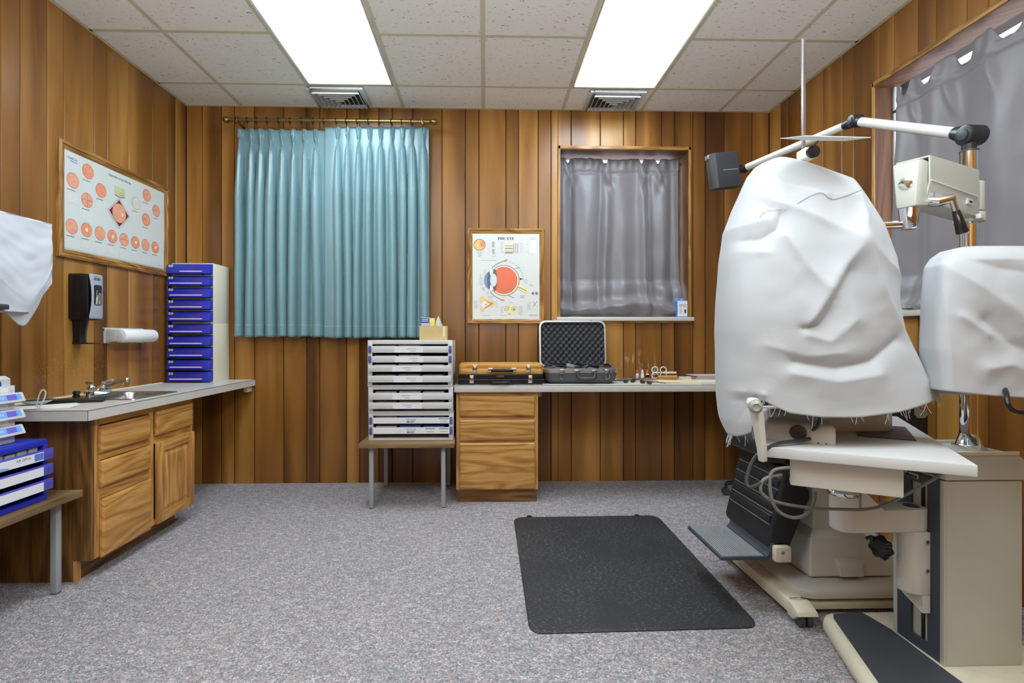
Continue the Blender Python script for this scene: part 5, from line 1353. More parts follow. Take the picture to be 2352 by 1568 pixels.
# floor frame with casters (the mover under the chair)
def capsule(x0, x1, y0, y1, z0, z1, r): return [[(*p, z) for p in rrect(x0, x1, y0, y1, r)] for z in (z0, z1)]
for y_ in ((1.985, 2.64),):
    fr = MB().box(1.195, 1.262, 2.0, 2.66, .030, .078).build('floor_beam', ivory, ch, bevel=.003)
    m = MB(); m.prism([(2.003, .026), (2.003, .082), (1.985, .084), (1.935, .066), (1.925, .052), (1.945, .044), (1.965, .024)], 'x', 1.190, 1.267); m.build('end_cap', ivory, fr, bevel=.002)
    for xx in (1.214, 1.243): MB().cyl((xx-.010, 1.958, .024), (xx+.010, 1.958, .024), .024, n=20).build('caster_wheel', dark_grey, fr, bevel=.003)
    MB().tube([(1.199, 2.0, .086), (1.2285, 1.997, .090), (1.258, 2.0, .086)], .002, 5).build('wire_clip', chrome, fr)
MB().box(1.262, 1.95, 2.035, 2.068, .022, .050).build('cross_bar', ivory, ch, bevel=.002)
MB().box(1.262, 1.95, 2.55, 2.583, .022, .050).build('cross_bar', ivory, ch, bevel=.002)
b2 = MB().box(1.90, 1.967, 2.0, 2.66, .030, .078).build('floor_beam', ivory, ch, bevel=.003)
for yy in (1.99, 2.65):
    MB().cyl((1.92, yy, .024), (1.945, yy, .024), .024, n=20).build('caster_wheel', dark_grey, b2)
    if yy > 2.5: MB().cyl((1.215, yy, .024), (1.243, yy, .024), .024, n=20).build('caster_wheel', dark_grey, fr)
# base plate and pedestal
m = MB(); m.loft([[(*p, .058) for p in rrect(1.30, 1.88, 2.055, 2.60, .06)], [(*p, .066) for p in rrect(1.255, 1.92, 2.03, 2.62, .07)], [(*p, .092) for p in rrect(1.255, 1.92, 2.03, 2.62, .07)], [(*p, .108) for p in rrect(1.275, 1.90, 2.048, 2.602, .065)], [(*p, .112) for p in rrect(1.30, 1.88, 2.07, 2.58, .06)]])
m.build('base_plate', beige, ch, angle=50)
def sq(x0, x1, y0, y1, z): return [(x0, y0, z), (x1, y0, z), (x1, y1, z), (x0, y1, z)]
m = MB(); m.loft([sq(1.345, 1.70, 2.105, 2.50, .118), sq(1.350, 1.695, 2.108, 2.497, .135), sq(1.378, 1.630, 2.150, 2.46, .262), sq(1.402, 1.60, 2.175, 2.43, .292)])
m.build('pedestal_skirt', beige, ch, bevel=.006, angle=20)
MB().box(1.402, 1.60, 2.175, 2.43, .285, .575).build('column', beige, ch, bevel=.012)
MB().prism([(2.108, .122), (2.080, .128), (2.093, .190), (2.130, .190)], 'x', 1.462, 1.560).build('pedal_cover', beige, ch, bevel=.004)
MB().box(1.34, 1.66, 2.12, 2.48, .548, .580).build('seat_plate', beige, ch, bevel=.01)
# seat, leg rest, back, arms
def cushion(m, x0, x1, y0, y1, z0, z1, T=None): m.box(x0, x1, y0, y1, z0, z1, T=T); return m
cushion(MB(), 1.165, 1.80, 2.10, 2.52, .590, .690).build('seat', leather, ch, bevel=.045, seg=4)
# leg rest: slab hanging from the front of the seat, ribbed upholstery with stitched channels
def lr(x, z): return x, z
fb = [(1.165, .270), (1.185, .235), (1.235, .228), (1.355, .440), (1.36, .470), (1.33, .575), (1.26, .60), (1.235, .585)]
prof = [(1.172, .255), (1.180, .235), (1.20, .228), (1.262, .232), (1.352, .445), (1.352, .470), (1.30, .560), (1.265, .578), (1.245, .566)]
m = MB(); m.prism(prof, 'y', 2.108, 2.492); m.build('leg_rest', leather, ch, bevel=.016, seg=3, angle=45)
d0 = Vector((1.172, 0, .255)); d1 = Vector((1.245, 0, .566)); nrm = Vector((-(d1.z-d0.z), 0, d1.x-d0.x)).normalized()
for k in range(5):
    f_ = .24+k*.155; p = d0.lerp(d1, f_)
    m = MB(); m.tube([(p.x+nrm.x*(-.002), 2.124, p.z+nrm.z*(-.002)), (p.x+nrm.x*.0015, 2.14, p.z), (p.x+nrm.x*.0015, 2.46, p.z), (p.x+nrm.x*(-.002), 2.476, p.z)], .0026, 6); m.build('stitched_welt', pm('worn_welt', (112, 112, 114), .5), ch)
for k in range(4):
    f0, f1 = .265+k*.155, .37+k*.155; a = d0.lerp(d1, f0); b = d0.lerp(d1, f1); mid = (a+b)/2+nrm*.006
    m = MB(); m.prism([(a.x, a.z), (mid.x-(b-a).x*.3, mid.z-(b-a).z*.3), (mid.x+(b-a).x*.3, mid.z+(b-a).z*.3), (b.x, b.z)], 'y', 2.128, 2.472); m.build('padded_channel', leather, ch, bevel=.0018)
# footrest
fp = MB().box(.972, 1.170, 2.100, 2.455, .192, .208).build('footrest', slate, ch, bevel=.005)
m = MB(); m.prism([(1.150, .192), (1.178, .196), (1.190, .215), (1.196, .262), (1.184, .262), (1.176, .222), (1.165, .208), (1.150, .206)], 'y', 2.102, 2.453); m.build('footrest_upstand', slate, fp, angle=50)
for k in range(17):
    xx = .982+k*.0102; MB().box(xx, xx+.0055, 2.106, 2.449, .208, .2105).build('rib', pm('worn_rib', (176, 178, 180), .4, .2), fp)
T = Matrix.Translation((1.1835, 2.335, .236)) @ Matrix.Rotation(-.12, 4, 'Y')
MB().box(-.002, .0005, -.034, .034, -.009, .009, T=T).build('name_plate', alu, fp)
lettering('Reliance', (1.1805, 2.335, .236), (0,-1,0), (.12,0,1), .055, ink, fp, .03)
for yy in (2.082, 2.475):
    hb = MB().box(1.184, 1.252, yy-.012, yy+.024 if yy < 2.2 else yy+.018, .192, .258).build('hinge_block', ivory, ch, bevel=.010)
    if yy < 2.2: MB().cyl((1.212, yy-.0125, .236), (1.212, yy-.0150, .236), .006, n=12).build('screw', steel, hb)
# arm pads, back and control panel
for yy in (2.035, 2.535):
    MB().box(1.38, 1.795, yy, yy+.075, .700, .850).build('arm_rest', leather, ch, bevel=.018, seg=3)
T = Matrix.Translation((1.66, 2.31, .68)) @ Matrix.Rotation(.06, 4, 'Y')
MB().box(-.05, .05, -.18, .18, 0, .60, T=T).build('back_rest', leather, ch, bevel=.035, seg=4)
m = MB(); m.loft([[(p[0], yy, p[1]) for p in ((1.728, .800), (1.738, .788), (1.768, .788), (1.778, .800), (1.775, .856), (1.731, .856))] for yy in (2.035, 2.028)])
cp = m.build('control_panel', pm('taupe_panel', (138, 132, 120), .4), ch)
MB().cyl((1.752, 2.029, .836), (1.752, 2.021, .836), .009, n=16).build('push_button', pm('orange_button', (226, 92, 40), .35), cp)
MB().box(1.746, 1.758, 2.0268, 2.0278, .818, .822).build('indicator', pm('green_print', (150, 210, 120), .4), cp)
MB().cyl((1.752, 2.028, .802), (1.752, 2.025, .802), .004, n=10).build('screw', steel, cp)

# ------------------------------------------------------------------ stool under the desk counter
t = thing('stool', 'black wheeled stool tucked under the desk counter behind the exam chair', 'stool', (1.93, 3.56, 0))
sx_, sy_ = 1.93, 3.56
MB().cyl((sx_, sy_, .09), (sx_, sy_, .50), .022, n=16).build('gas_column', black_pl, t)
MB().lathe([(0, .50), (.15, .50), (.185, .515), (.19, .545), (.175, .57), (0, .578)], (sx_, sy_, 0), 32).build('seat', leather, t)
for k in range(5):
    a = math.radians(172+k*72); ex, ey = sx_+.235*math.cos(a), sy_+.235*math.sin(a)
    MB().tube([(sx_, sy_, .11), (sx_+.12*math.cos(a), sy_+.12*math.sin(a), .10), (ex, ey, .082)], [.022, .018, .014], 8).build('base_arm', black_pl, t)
    m = MB(); m.tube([(ex, ey, .082), (ex, ey, .052)], .010, 8); cs = m.build('caster', black_pl, t)
    for s1 in (-1, 1): MB().cyl((ex-math.sin(a)*s1*.007, ey+math.cos(a)*s1*.007, .026), (ex-math.sin(a)*s1*.019, ey+math.cos(a)*s1*.019, .026), .026, n=18).build('wheel', dark_grey, cs)

# ------------------------------------------------------------------ instrument stand
st = thing('instrument_stand', 'beige instrument stand with a slate side panel, chrome pole and rubber-topped base', 'instrument stand', (1.6, 1.72, 0))
# base plate with bull-nosed edge; rubber strip on top
outl = [(1.302, 1.950), (1.276, 1.918), (1.150, 1.50), (1.06, 1.12), (1.09, 1.04), (1.16, 1.02), (1.86, 1.02), (1.86, 1.960), (1.335, 1.960)]
def inset_poly(pts, d):
    n = len(pts); out = []
    for i in range(n):
        p0, p, p1 = Vector(pts[i-1]), Vector(pts[i]), Vector(pts[(i+1) % n])
        e0 = (p-p0).normalized(); e1 = (p1-p).normalized()
        n0 = Vector((-e0.y, e0.x)); n1 = Vector((-e1.y, e1.x)); nn = (n0+n1).normalized()
        k = d/max(.3, nn.dot(n0)); out.append((p.x+nn.x*k, p.y+nn.y*k))
    return out
m = MB(); L_ = []
for d, z in ((.010, .002), (.0, .014), (.0, .034), (.006, .048), (.016, .057), (.030, .060)):
    L_.append([(x, y, z) for x, y in inset_poly(outl, d)])
m.loft(L_); m.build('base', ivory, st, angle=60)
MB().prism([(1.325, 1.930), (1.305, 1.898), (1.190, 1.51), (1.105, 1.14), (1.452, 1.14), (1.455, 1.60), (1.462, 1.82), (1.440, 1.937)], 'z', .0595, .0625).build('rubber_strip', pm('slate_rubber', (66, 72, 78), .6, var=.1, scale=14), st)
# column
x0, x1, y0, y1 = 1.472, 1.725, 1.612, 1.818
MB().box(x0+.004, x1, y0, y1, .060, .652).build('column', beige2, st, bevel=.004)
# slate side panel with an upright slot
pn = MB(); ya, yb_ = 1.640, 1.800; sa, sb = 1.676, 1.742
px0, px1 = x0-.004, x0+.006
pn.box(px0, px1, ya-.012, sa, .064, .650).box(px0, px1, sb, yb_, .064, .650).box(px0, px1, sa, sb, .064, .100).box(px0, px1, sa, sb, .622, .650)
pn.build('side_panel', slate, st)
MB().box(px0+.012, px1+.016, sa-.002, sb+.002, .098, .624).build('slot_back', pm('slot_black', (12, 12, 13), .4), st)
MB().box(px0-.001, px1, yb_, y1, .060, .652).build('corner_trim', beige, st, bevel=.002)
MB().box(px0-.001, px1, y0, ya-.012, .060, .652).build('corner_trim', beige2, st, bevel=.002)
MB().cyl((px0+.012, 1.70, .10), (px0+.012, 1.70, .622), .009, n=10).build('lift_rail', black_pl, st)
MB().cyl((px0+.003, 1.690, .44), (px0+.003, 1.690, .50), .006, n=10).build('limit_pin', black_pl, st)
# cap
m = MB(); m.loft([sq(x0-.002, x1+.004, y0-.004, y1+.004, .656), sq(x0-.002, x1+.002, y0-.004, y1+.004, .722), sq(x0+.006, x1-.004, y0+.008, y1-.006, .735)])
m.build('cap', beige2, st, bevel=.003)
MB().box(x0-.0045, x0-.002, ya-.01, yb_, .662, .716).build('cap_panel', slate, st)
for a, b, c, d in ((x0+.004, x1-.004, y0+.004, y0+.012), (x0+.004, x1-.004, y1-.012, y1-.004)): MB().box(a, b, c, d, .733, .745).build('cap_rail', ivory, st, bevel=.002)
pl = MB().box(px0-.003, px0, 1.708, 1.778, .633, .648).build('name_plate', alu, st)
lettering('Reliance', (px0-.0035, 1.743, .6405), (0,-1,0), (0,0,1), .060, ink, pl, .03)
MB().tube([(x0-.005, 1.652+.009*math.cos(q*PI/10), .686+.009*math.sin(q*PI/10)) for q in range(20)], .0011, 5, closed=True).build('power_symbol', paper, st)
m = MB(); quad(m, (x0-.0050, 1.735, .684), (0,-1,0), (0,0,1), .05, .004); m.build('printed_line', paper, st)
# chrome pole
pX, pY = 1.648, 1.715
MB().cyl((pX, pY, .735), (pX, pY, 1.745), .0255, n=36).build('pole', chrome, st)
MB().lathe([(.047, 0), (.047, .010), (.040, .012), (.036, .016), (.0262, .050), (.0256, .052)], (pX, pY, .735), 32).build('pole_flange', chrome, st)
MB().lathe([(.0262, 0), (.0268, .003), (.0262, .006), (.010, .009), (0, .009)], (pX, pY, 1.742), 32).build('pole_cap', dark_grey, st)
# lift bracket, swing arm and knob that carry the instrument table
bX, bY = 1.438, 1.705
def bracket_loop(r, z, ext=1.469): return [(ext, bY+.042, z), (bX, bY+r, z)] + [(bX+r*math.cos(t), bY+r*math.sin(t), z) for t in [(100+k*16)*PI/180 for k in range(11)]] + [(bX, bY-r, z), (ext, bY-.042, z)]
m = MB(); m.loft([bracket_loop(.040, .262), bracket_loop(.040, .362), bracket_loop(.038, .366), bracket_loop(.040, .470)]); lb = m.build('lift_bracket', beige, st, bevel=.003, angle=50)
MB().prism([(1.662, .262), (1.745, .262), (1.745, .235), (1.662, .205)], 'x', 1.440, 1.466).build('bracket_tongue', beige, lb)
for z in (.44, .345): MB().cyl((1.455, bY-.040, z), (1.455, bY-.047, z), .006, n=12).build('screw', chrome, lb)
kn = Matrix.Translation((1.388, 1.742, .395)) @ Matrix.Rotation(-PI/2, 4, 'Y') @ Matrix.Rotation(.3, 4, 'X')
MB().lathe([(.008, 0), (.008, .03)], n=12, T=kn).build('knob_shaft', beige, lb)
m = MB(); LL = []
for r, z in ((.018, .020), (.036, .026), (.038, .040), (.030, .050), (.012, .052)):
    LL.append([(r*(1+.10*math.cos(7*q*PI/21))*math.cos(q*PI/21), r*(1+.10*math.cos(7*q*PI/21))*math.sin(q*PI/21), z) for q in range(42)])
m.loft(LL, T=kn); m.build('star_knob', black_pl, lb)
MB().tube(bez([(1.33, 1.735, .42), (1.315, 1.72, .435), (1.295, 1.72, .43)], 5), .006, 8).build('knob_lever', black_pl, lb)
# swing arm: round-ended box with a sloping shoulder to an upright post
aX, aY = 1.205, 1.700
def arm_loop(z, r=.043, r2=.043):
    d = Vector((bX-aX, bY-aY, 0)).normalized(); a0 = math.atan2(d.y, d.x)
    return [(bX+r2*math.cos(a0+t), bY+r2*math.sin(a0+t), z) for t in [(-90+k*18)*PI/180 for k in range(11)]] + [(aX+r*math.cos(a0+t), aY+r*math.sin(a0+t), z) for t in [(90+k*18)*PI/180 for k in range(11)]]
m = MB(); m.loft([arm_loop(.470, .036, .038), arm_loop(.476), arm_loop(.545)]); ar = m.build('swing_arm', beige, st, bevel=.002, angle=50)
MB().cyl((aX, aY, .476), (aX, aY, .672), .0435, n=28).build('arm_post', beige, ar)
MB().prism([(aX+.03, .54), (aX+.03, .615), (aX+.105, .545)], 'y', aY-.0425, aY+.0425).build('arm_gusset', beige, ar, angle=15)
MB().lathe([(.0, .5452), (.024, .5452), (.024, .5465), (0, .5470)], (bX, bY, 0), 24).build('arm_cap', slate, ar)
MB().lathe([(.046, .586), (.049, .590), (.049, .598), (.046, .602)], (aX, aY, 0), 28).build('chrome_collar', chrome, ar)

# ------------------------------------------------------------------ refractor arm on the pole
AE = Vector((1.250, 1.492, 0)); AP = Vector((pX, pY, 0)); d = (AE-AP); ln = d.length; ang = math.atan2(d.y, d.x)
AT = Matrix.Translation((pX, pY, 1.600)) @ Matrix.Rotation(ang, 4, 'Z')
ZT = AT
def at(m): return m
w = .042
# folded sheet cover: top and flanks, bottom edge turned in
prof = [(-w, -.028), (-w+.010, -.075), (-w+.014, -.075), (-w+.004, -.027), (-w+.004, .046), (w-.004, .046), (w-.004, -.027), (w-.014, -.075), (w-.010, -.075), (w, -.028), (w, .050), (-w, .050)]
def arm_sec(x, dz): return [(x, y, z+dz) for y, z in prof]
m = MB(); m.loft([arm_sec(.055, .012), arm_sec(ln-.030, -.006)], T=ZT); fa_ = m.build('refractor_arm', beige2, st, angle=25)
for s1 in (-1, 1): MB().box(.06, ln-.035, s1*(w+.001)-.0015, s1*(w+.001)+.0015, -.030, -.026, T=ZT).build('cover_fold', beige, fa_)
m = MB(); m.box(.03, ln-.04, -.036, .036, -.090, -.030, T=ZT); m.build('arm_spine', beige2, fa_, bevel=.006)
# end block with tapered face
m = MB(); m.loft([[(ln-.055, -.034, -.098), (ln-.055, .034, -.098), (ln-.055, .036, .030), (ln-.055, -.036, .030)], [(ln-.002, -.030, -.104), (ln-.002, .030, -.104), (ln, .037, .030), (ln, -.037, .030)], [(ln+.014, -.022, -.106), (ln+.014, .022, -.106), (ln+.020, .032, -.035), (ln+.020, -.032, -.035)][:0] or [(ln+.016, -.024, -.105), (ln+.016, .024, -.105), (ln+.018, .033, .026), (ln+.018, -.033, .026)]], T=ZT)
m.build('end_block', beige2, fa_, bevel=.006)
MB().cyl((ln+.016, 0, -.035), (ln+.021, 0, -.035), .018, n=24, T=ZT).build('chrome_badge', chrome, fa_, bevel=.002)
MB().lathe([(.027, 0), (.025, -.02), (.020, -.055), (.016, -.060), (0, -.060)], (ln-.006, 0, -.108), 24, T=ZT).build('chrome_socket', chrome, fa_)
# clamp lever
lv = MB().tube([(ln-.050, w-.02, -.082), (ln-.052, w+.010, -.092), (ln-.085, w+.034, -.082)], [.013, .0155, .012], 14, T=ZT).build('clamp_barrel', chrome, fa_)
MB().box(ln-.075, ln-.066, w-.02, w-.005, -.085, -.045, T=ZT).build('clamp_link', chrome, fa_)
MB().cyl((ln-.080, w+.034, -.085), (ln-.094, w+.038, -.118), .0085, n=16, T=ZT).build('lever_neck', chrome, fa_)
MB().cyl((ln-.094, w+.038, -.117), (ln-.118, w+.046, -.182), .0095, .0155, n=20, T=ZT).build('lever_grip', pm('dark_bakelite', (34, 26, 22), .2, var=.1), fa_, bevel=.002)
# collar on the pole
for z0_, z1_, r in ((-.062, .036, .040), (-.098, -.066, .043)):
    m = MB(); m.lathe([(.0262, z0_), (r, z0_), (r, z1_), (.0262, z1_)], n=32, T=ZT); m.build('collar', beige2, fa_, bevel=.003)
MB().box(.0, .07, -.034, .034, -.060, .034, T=ZT).build('collar_neck', beige2, fa_, bevel=.006)
MB().box(.03, .06, .034, .048, -.098, -.082, T=ZT).build('collar_ear', beige, fa_, bevel=.002)
pl = MB().box(.10, .145, w-.009, w-.004, -.060, -.042, T=ZT @ Matrix.Translation((0, .003, 0))).build('badge', white_pl, fa_)
MB().box(.108, .132, w-.001, w-.0003, -.055, -.048, T=ZT).build('printed_line', ink, fa_)
# refractor hanging rod (chrome) leading into the white cover
rf = thing('refractor_rod', 'chrome hanger rod running from the swing arm into the white cover', 'rod', (1.21, 1.47, 1.44))
MB().cyl((1.262, 1.500, 1.449), (1.06, 1.520, 1.442), .0115, n=18).build('rod', chrome, rf)
MB().lathe([(.004, 0), (.013, .002), (.013, .016), (.004, .018)], n=16, T=Matrix.Translation((1.272, 1.499, 1.4495)) @ Matrix.Rotation(-PI/2, 4, 'Y')).build('end_knob', chrome, rf)

# ------------------------------------------------------------------ jointed lamp on top of the pole
lp = thing('examination_lamp', 'jointed cream lamp arm with a dark rectangular head reaching from the chrome pole', 'lamp', (pX, pY, 1.755))
J1 = Vector((pX+.010, pY, 1.800)); J2 = Vector((1.645, 2.25, 2.071)); J3 = Vector((1.418, 2.80, 2.036))
bl = pm('soft_black_joint', (32, 34, 36), .35, var=.08)
d12 = (J2-J1).normalized(); d23 = (J3-J2).normalized()
MB().cyl(J1+d12*.045, J2-d12*.030, .0195, n=20).build('lower_arm', beige, lp)
MB().cyl(J2+d23*.035, J3-d23*.020, .0175, n=20).build('upper_arm', beige, lp)
def joint(p, da, db_, r, name='joint'):
    ax = Vector((1, .15, 0)).normalized()
    ax = da.cross(Vector((0, 0, 1))).normalized() if abs(da.z) < .95 else Vector((1, 0, 0))
    m = MB(); m.cyl(p-ax*r*.95, p+ax*r*.95, r, n=24); j = m.build(name, bl, lp, bevel=.005)
    m = MB(); m.tube([p, p+db_*r*1.1, p+db_*r*2.1], [r*.9, r*.85, r*.62], 14); m.build('joint_socket', bl, j)
    if da is not None and da != db_:
        m = MB(); m.tube([p, p-da*r*1.1, p-da*r*1.9], [r*.9, r*.85, r*.62], 14); m.build('joint_socket', bl, j)
    for s1 in (-1, 1): MB().cyl(p+ax*s1*r*.95, p+ax*s1*r*1.12, r*.55, n=18).build('joint_cap', dark_grey, j, bevel=.003)
joint(J1, d12, d12, .034)
MB().cyl((pX, pY, 1.750), (pX, pY, 1.792), .020, n=18).build('pole_stub', bl, lp)
joint(J2, d12, d23, .027)
joint(J3, d23, d23*-1, .022)
# lamp head: shallow dark box, open side turned away
HT = Matrix.Translation((1.312, 2.80, 2.022)) @ Matrix.Rotation(.10, 4, 'Z') @ Matrix.Rotation(math.radians(-7), 4, 'Y')
MB().prism([(-.088, -.012), (-.060, -.034), (.070, -.034), (.078, -.024), (.078, .030), (-.080, .030)], 'z', -.095, .095, T=HT).build('head', dark_grey, lp, bevel=.004)
MB().box(-.024, .060, -.0355, -.034, -.004, .000, T=HT).build('vent_slit', pm('slit_grey', (150, 152, 158), .4), lp)
MB().box(-.092, -.080, -.014, .020, .070, .092, T=HT).build('edge_clip', alu, lp, bevel=.002)
MB().box(-.07, .07, .030, .033, -.085, .085, T=HT).build('lens', pm('lamp_lens', (220, 222, 224), .3), lp)
MB().tube([J3, J3+Vector((-.05, -.010, -.004))], .010, 10).build('head_neck', bl, lp)

# ------------------------------------------------------------------ instrument table
TC = (1.243, 1.700); ta = math.radians(-28.9)
tb = thing('instrument_table', 'white-topped slit-lamp table carried on the stand’s swing arm', 'table', (*TC, .673), rz=ta)
TZ = .800-.673
hx, hy = .232, .437
TO = Matrix.Translation((.018-.0, .03, 0))       # top sits slightly off the post
def tl(x, y, z): return (x, y, z)
tox, toy = -.037, .012
MB().box(-hx+tox, hx+tox, -hy+toy, hy+toy, TZ-.030, TZ).build('table_top', white_pl, tb, bevel=.003)
ub = MB().box(-.168+tox, .095+tox, -.395+toy, -.06+toy, TZ-.113, TZ-.031).build('power_supply', pm('pale_grey_enamel', (212, 212, 202), .45, var=.02), tb, bevel=.005)
MB().box(-.235+tox, -.172+tox, -.36+toy, -.30+toy, TZ-.060, TZ-.034).build('plug', black_pl, ub, bevel=.004)
MB().box(-.168-.004+tox, -.168+tox, -.38+toy, -.10+toy, TZ-.095, TZ-.036).build('socket_strip', black_pl, ub)
MB().cyl((0, 0, -.075+.0), (0, 0, TZ-.031), .030, n=20).build('spindle', chrome, tb)
# chin-rest base, slit-lamp base, pad: built in room coordinates
cr = thing('chin_rest', 'pale grey chin-rest upright with a round knob clamped to the table edge', 'chin rest', (.81, 1.50, .75))
CO = Vector((-.036, -.062, 0))
m = MB(); m.loft([[tuple(Vector(p)+CO) for p in l_] for l_ in ([(.812, 1.480, .764), (.830, 1.490, .764), (.824, 1.507, .764), (.806, 1.499, .764)], [(.806, 1.476, .80), (.828, 1.488, .80), (.821, 1.507, .80), (.800, 1.497, .80)], [(.784, 1.462, .900), (.812, 1.476, .900), (.804, 1.500, .900), (.776, 1.486, .900)], [(.770, 1.458, .930), (.804, 1.476, .930), (.796, 1.500, .930), (.762, 1.484, .930)], [(.776, 1.464, .945), (.794, 1.472, .945), (.786, 1.494, .945), (.768, 1.486, .945)])])
grey_e = pm('pale_grey_enamel', (212, 212, 202), .45, var=.02)
m.build('upright', grey_e, cr, bevel=.004)
KT = Matrix.Translation((.742, 1.398, .924)) @ Matrix.Rotation(PI/2+.0, 4, 'X') @ Matrix.Rotation(-.35, 4, 'Y')
MB().lathe([(.0, 0), (.016, 0), (.0185, .006), (.0175, .016), (.010, .022), (.007, .020), (0, .020)], n=24, T=KT).build('knob', pm('warm_grey_knob', (150, 150, 142), .3), cr)
hb = thing('cable_box', 'white rounded box with a grey cable disc at the front of the slit-lamp table', 'instrument base', (.955, 1.545, .800), rz=ta)
m = MB(); m.loft([[(*p, 0) for p in rrect(-.092, .092, -.034, .05, .012)], [(*p, .045) for p in rrect(-.092, .092, -.034, .05, .012)], [(*p, .060) for p in rrect(-.082, .082, -.022, .042, .012)]]); m.build('housing', white_pl, hb, angle=50)
MB().cyl((-.004, -.034, .030), (-.004, -.044, .030), .022, n=24).build('cable_disc', dark_grey, hb, bevel=.003)
MB().cyl((-.004, -.044, .030), (-.004, -.0455, .030), .004, n=12).build('disc_centre', black_pl, hb)
for x in (.045, .065): MB().box(x, x+.004, -.0350, -.0338, .001, .004).build('vent_notch', black_pl, hb)
sb_ = thing('slit_lamp', 'beige slit lamp whose rounded base shows on the white table below the cover', 'slit lamp', (1.2, 1.72, .800))
m = MB(); m.loft([[(*p, z) for p in rrect(.93+i_, 1.372-i_, 1.665+i_, 1.79-i_, .06)] for z, i_ in ((.8005, .004), (.806, 0), (.862, .0), (.874, .008))]); m.build('base', grey_e, sb_, angle=50)
MB().cyl((1.12, 1.72, .872), (1.12, 1.72, 1.02), .03, n=20).build('column', grey_e, sb_)
MB().box(1.02, 1.22, 1.66, 1.78, 1.02, 1.30).build('microscope_body', grey_e, sb_, bevel=.02)
t = thing('slide_pad', 'thin dark grey pad lying on the white table', 'pad', (1.30, 1.66, .8))
MB().prism([(1.178, 1.603), (1.301, 1.523), (1.455, 1.750), (1.33, 1.83)], 'z', .8002, .8032).build('pad', dark_grey, t)
# cables
t = thing('instrument_cable', 'dark grey cable looping from the cable disc under the table', 'cable', (.95, 1.5, .8))
MB().tube(bez([(.965, 1.497, .840), (.975, 1.482, .860), (.985, 1.49, .905), (.975, 1.52, .93)], 6), .0055, 8).build('upper_run', dark_grey, t)
MB().tube(bez([(.955, 1.494, .815), (.90, 1.475, .812), (.83, 1.455, .807), (.775, 1.46, .770), (.745, 1.45, .710), (.752, 1.44, .690), (.80, 1.44, .712)], 7), .0055, 8).build('lower_run', dark_grey, t)
t = thing('power_cable', 'grey power cords drooping below the slit-lamp table', 'cable', (1.0, 1.5, .6))
gc = pm('grey_cord', (120, 120, 114), .45)
MB().tube(bez([(.845, 1.45, .722), (.79, 1.44, .712), (.782, 1.44, .675), (.84, 1.46, .640), (.98, 1.52, .602), (1.10, 1.58, .578), (1.20, 1.60, .570), (1.29, 1.62, .580), (1.36, 1.56, .66), (1.345, 1.48, .715)], 8), .0048, 8).build('cord', gc, t)
MB().tube(bez([(.865, 1.44, .745), (.815, 1.44, .735), (.806, 1.44, .690), (.83, 1.45, .625), (.90, 1.48, .588), (.98, 1.53, .592), (1.03, 1.58, .63)], 8), .0048, 8).build('cord', gc, t)

# ------------------------------------------------------------------ cloth dust covers
def interp(T_, x):
    if x <= T_[0][0]: return T_[0][1:]
    for a, b in zip(T_[:-1], T_[1:]):
        if x <= b[0]:
            f_ = (x-a[0])/(b[0]-a[0]); return tuple(p+(q-p)*f_ for p, q in zip(a[1:], b[1:]))
    return T_[-1][1:]
def seg_d(px_, pz, a, b):
    ax, az = a; bx_, bz = b; dx, dz = bx_-ax, bz-az; l2 = dx*dx+dz*dz
    t_ = max(0, min(1, ((px_-ax)*dx+(pz-az)*dz)/l2)); return math.hypot(px_-ax-t_*dx, pz-az-t_*dz), t_
LV = [(0.792, 0.752, 1.378), (0.865, 0.731, 1.376), (0.932, 0.724, 1.367), (1.012, 0.721, 1.317), (1.132, 0.719, 1.256), (1.212, 0.722, 1.242), (1.346, 0.732, 1.235), (1.439, 0.747, 1.197), (1.506, 0.775, 1.145), (1.573, 0.802, 1.11), (1.614, 0.82, 1.008), (1.64, 0.841, 0.932), (1.65, 0.868, 0.888)]
HEM = [(.60, .845), (.66, .822), (.685, .812), (.73, .818), (.757, .838), (.775, .90), (.79, .935), (.81, .922), (.852, .900), (.934, .890), (1.038, .891), (1.154, .905), (1.31, .940), (1.46, .950)]
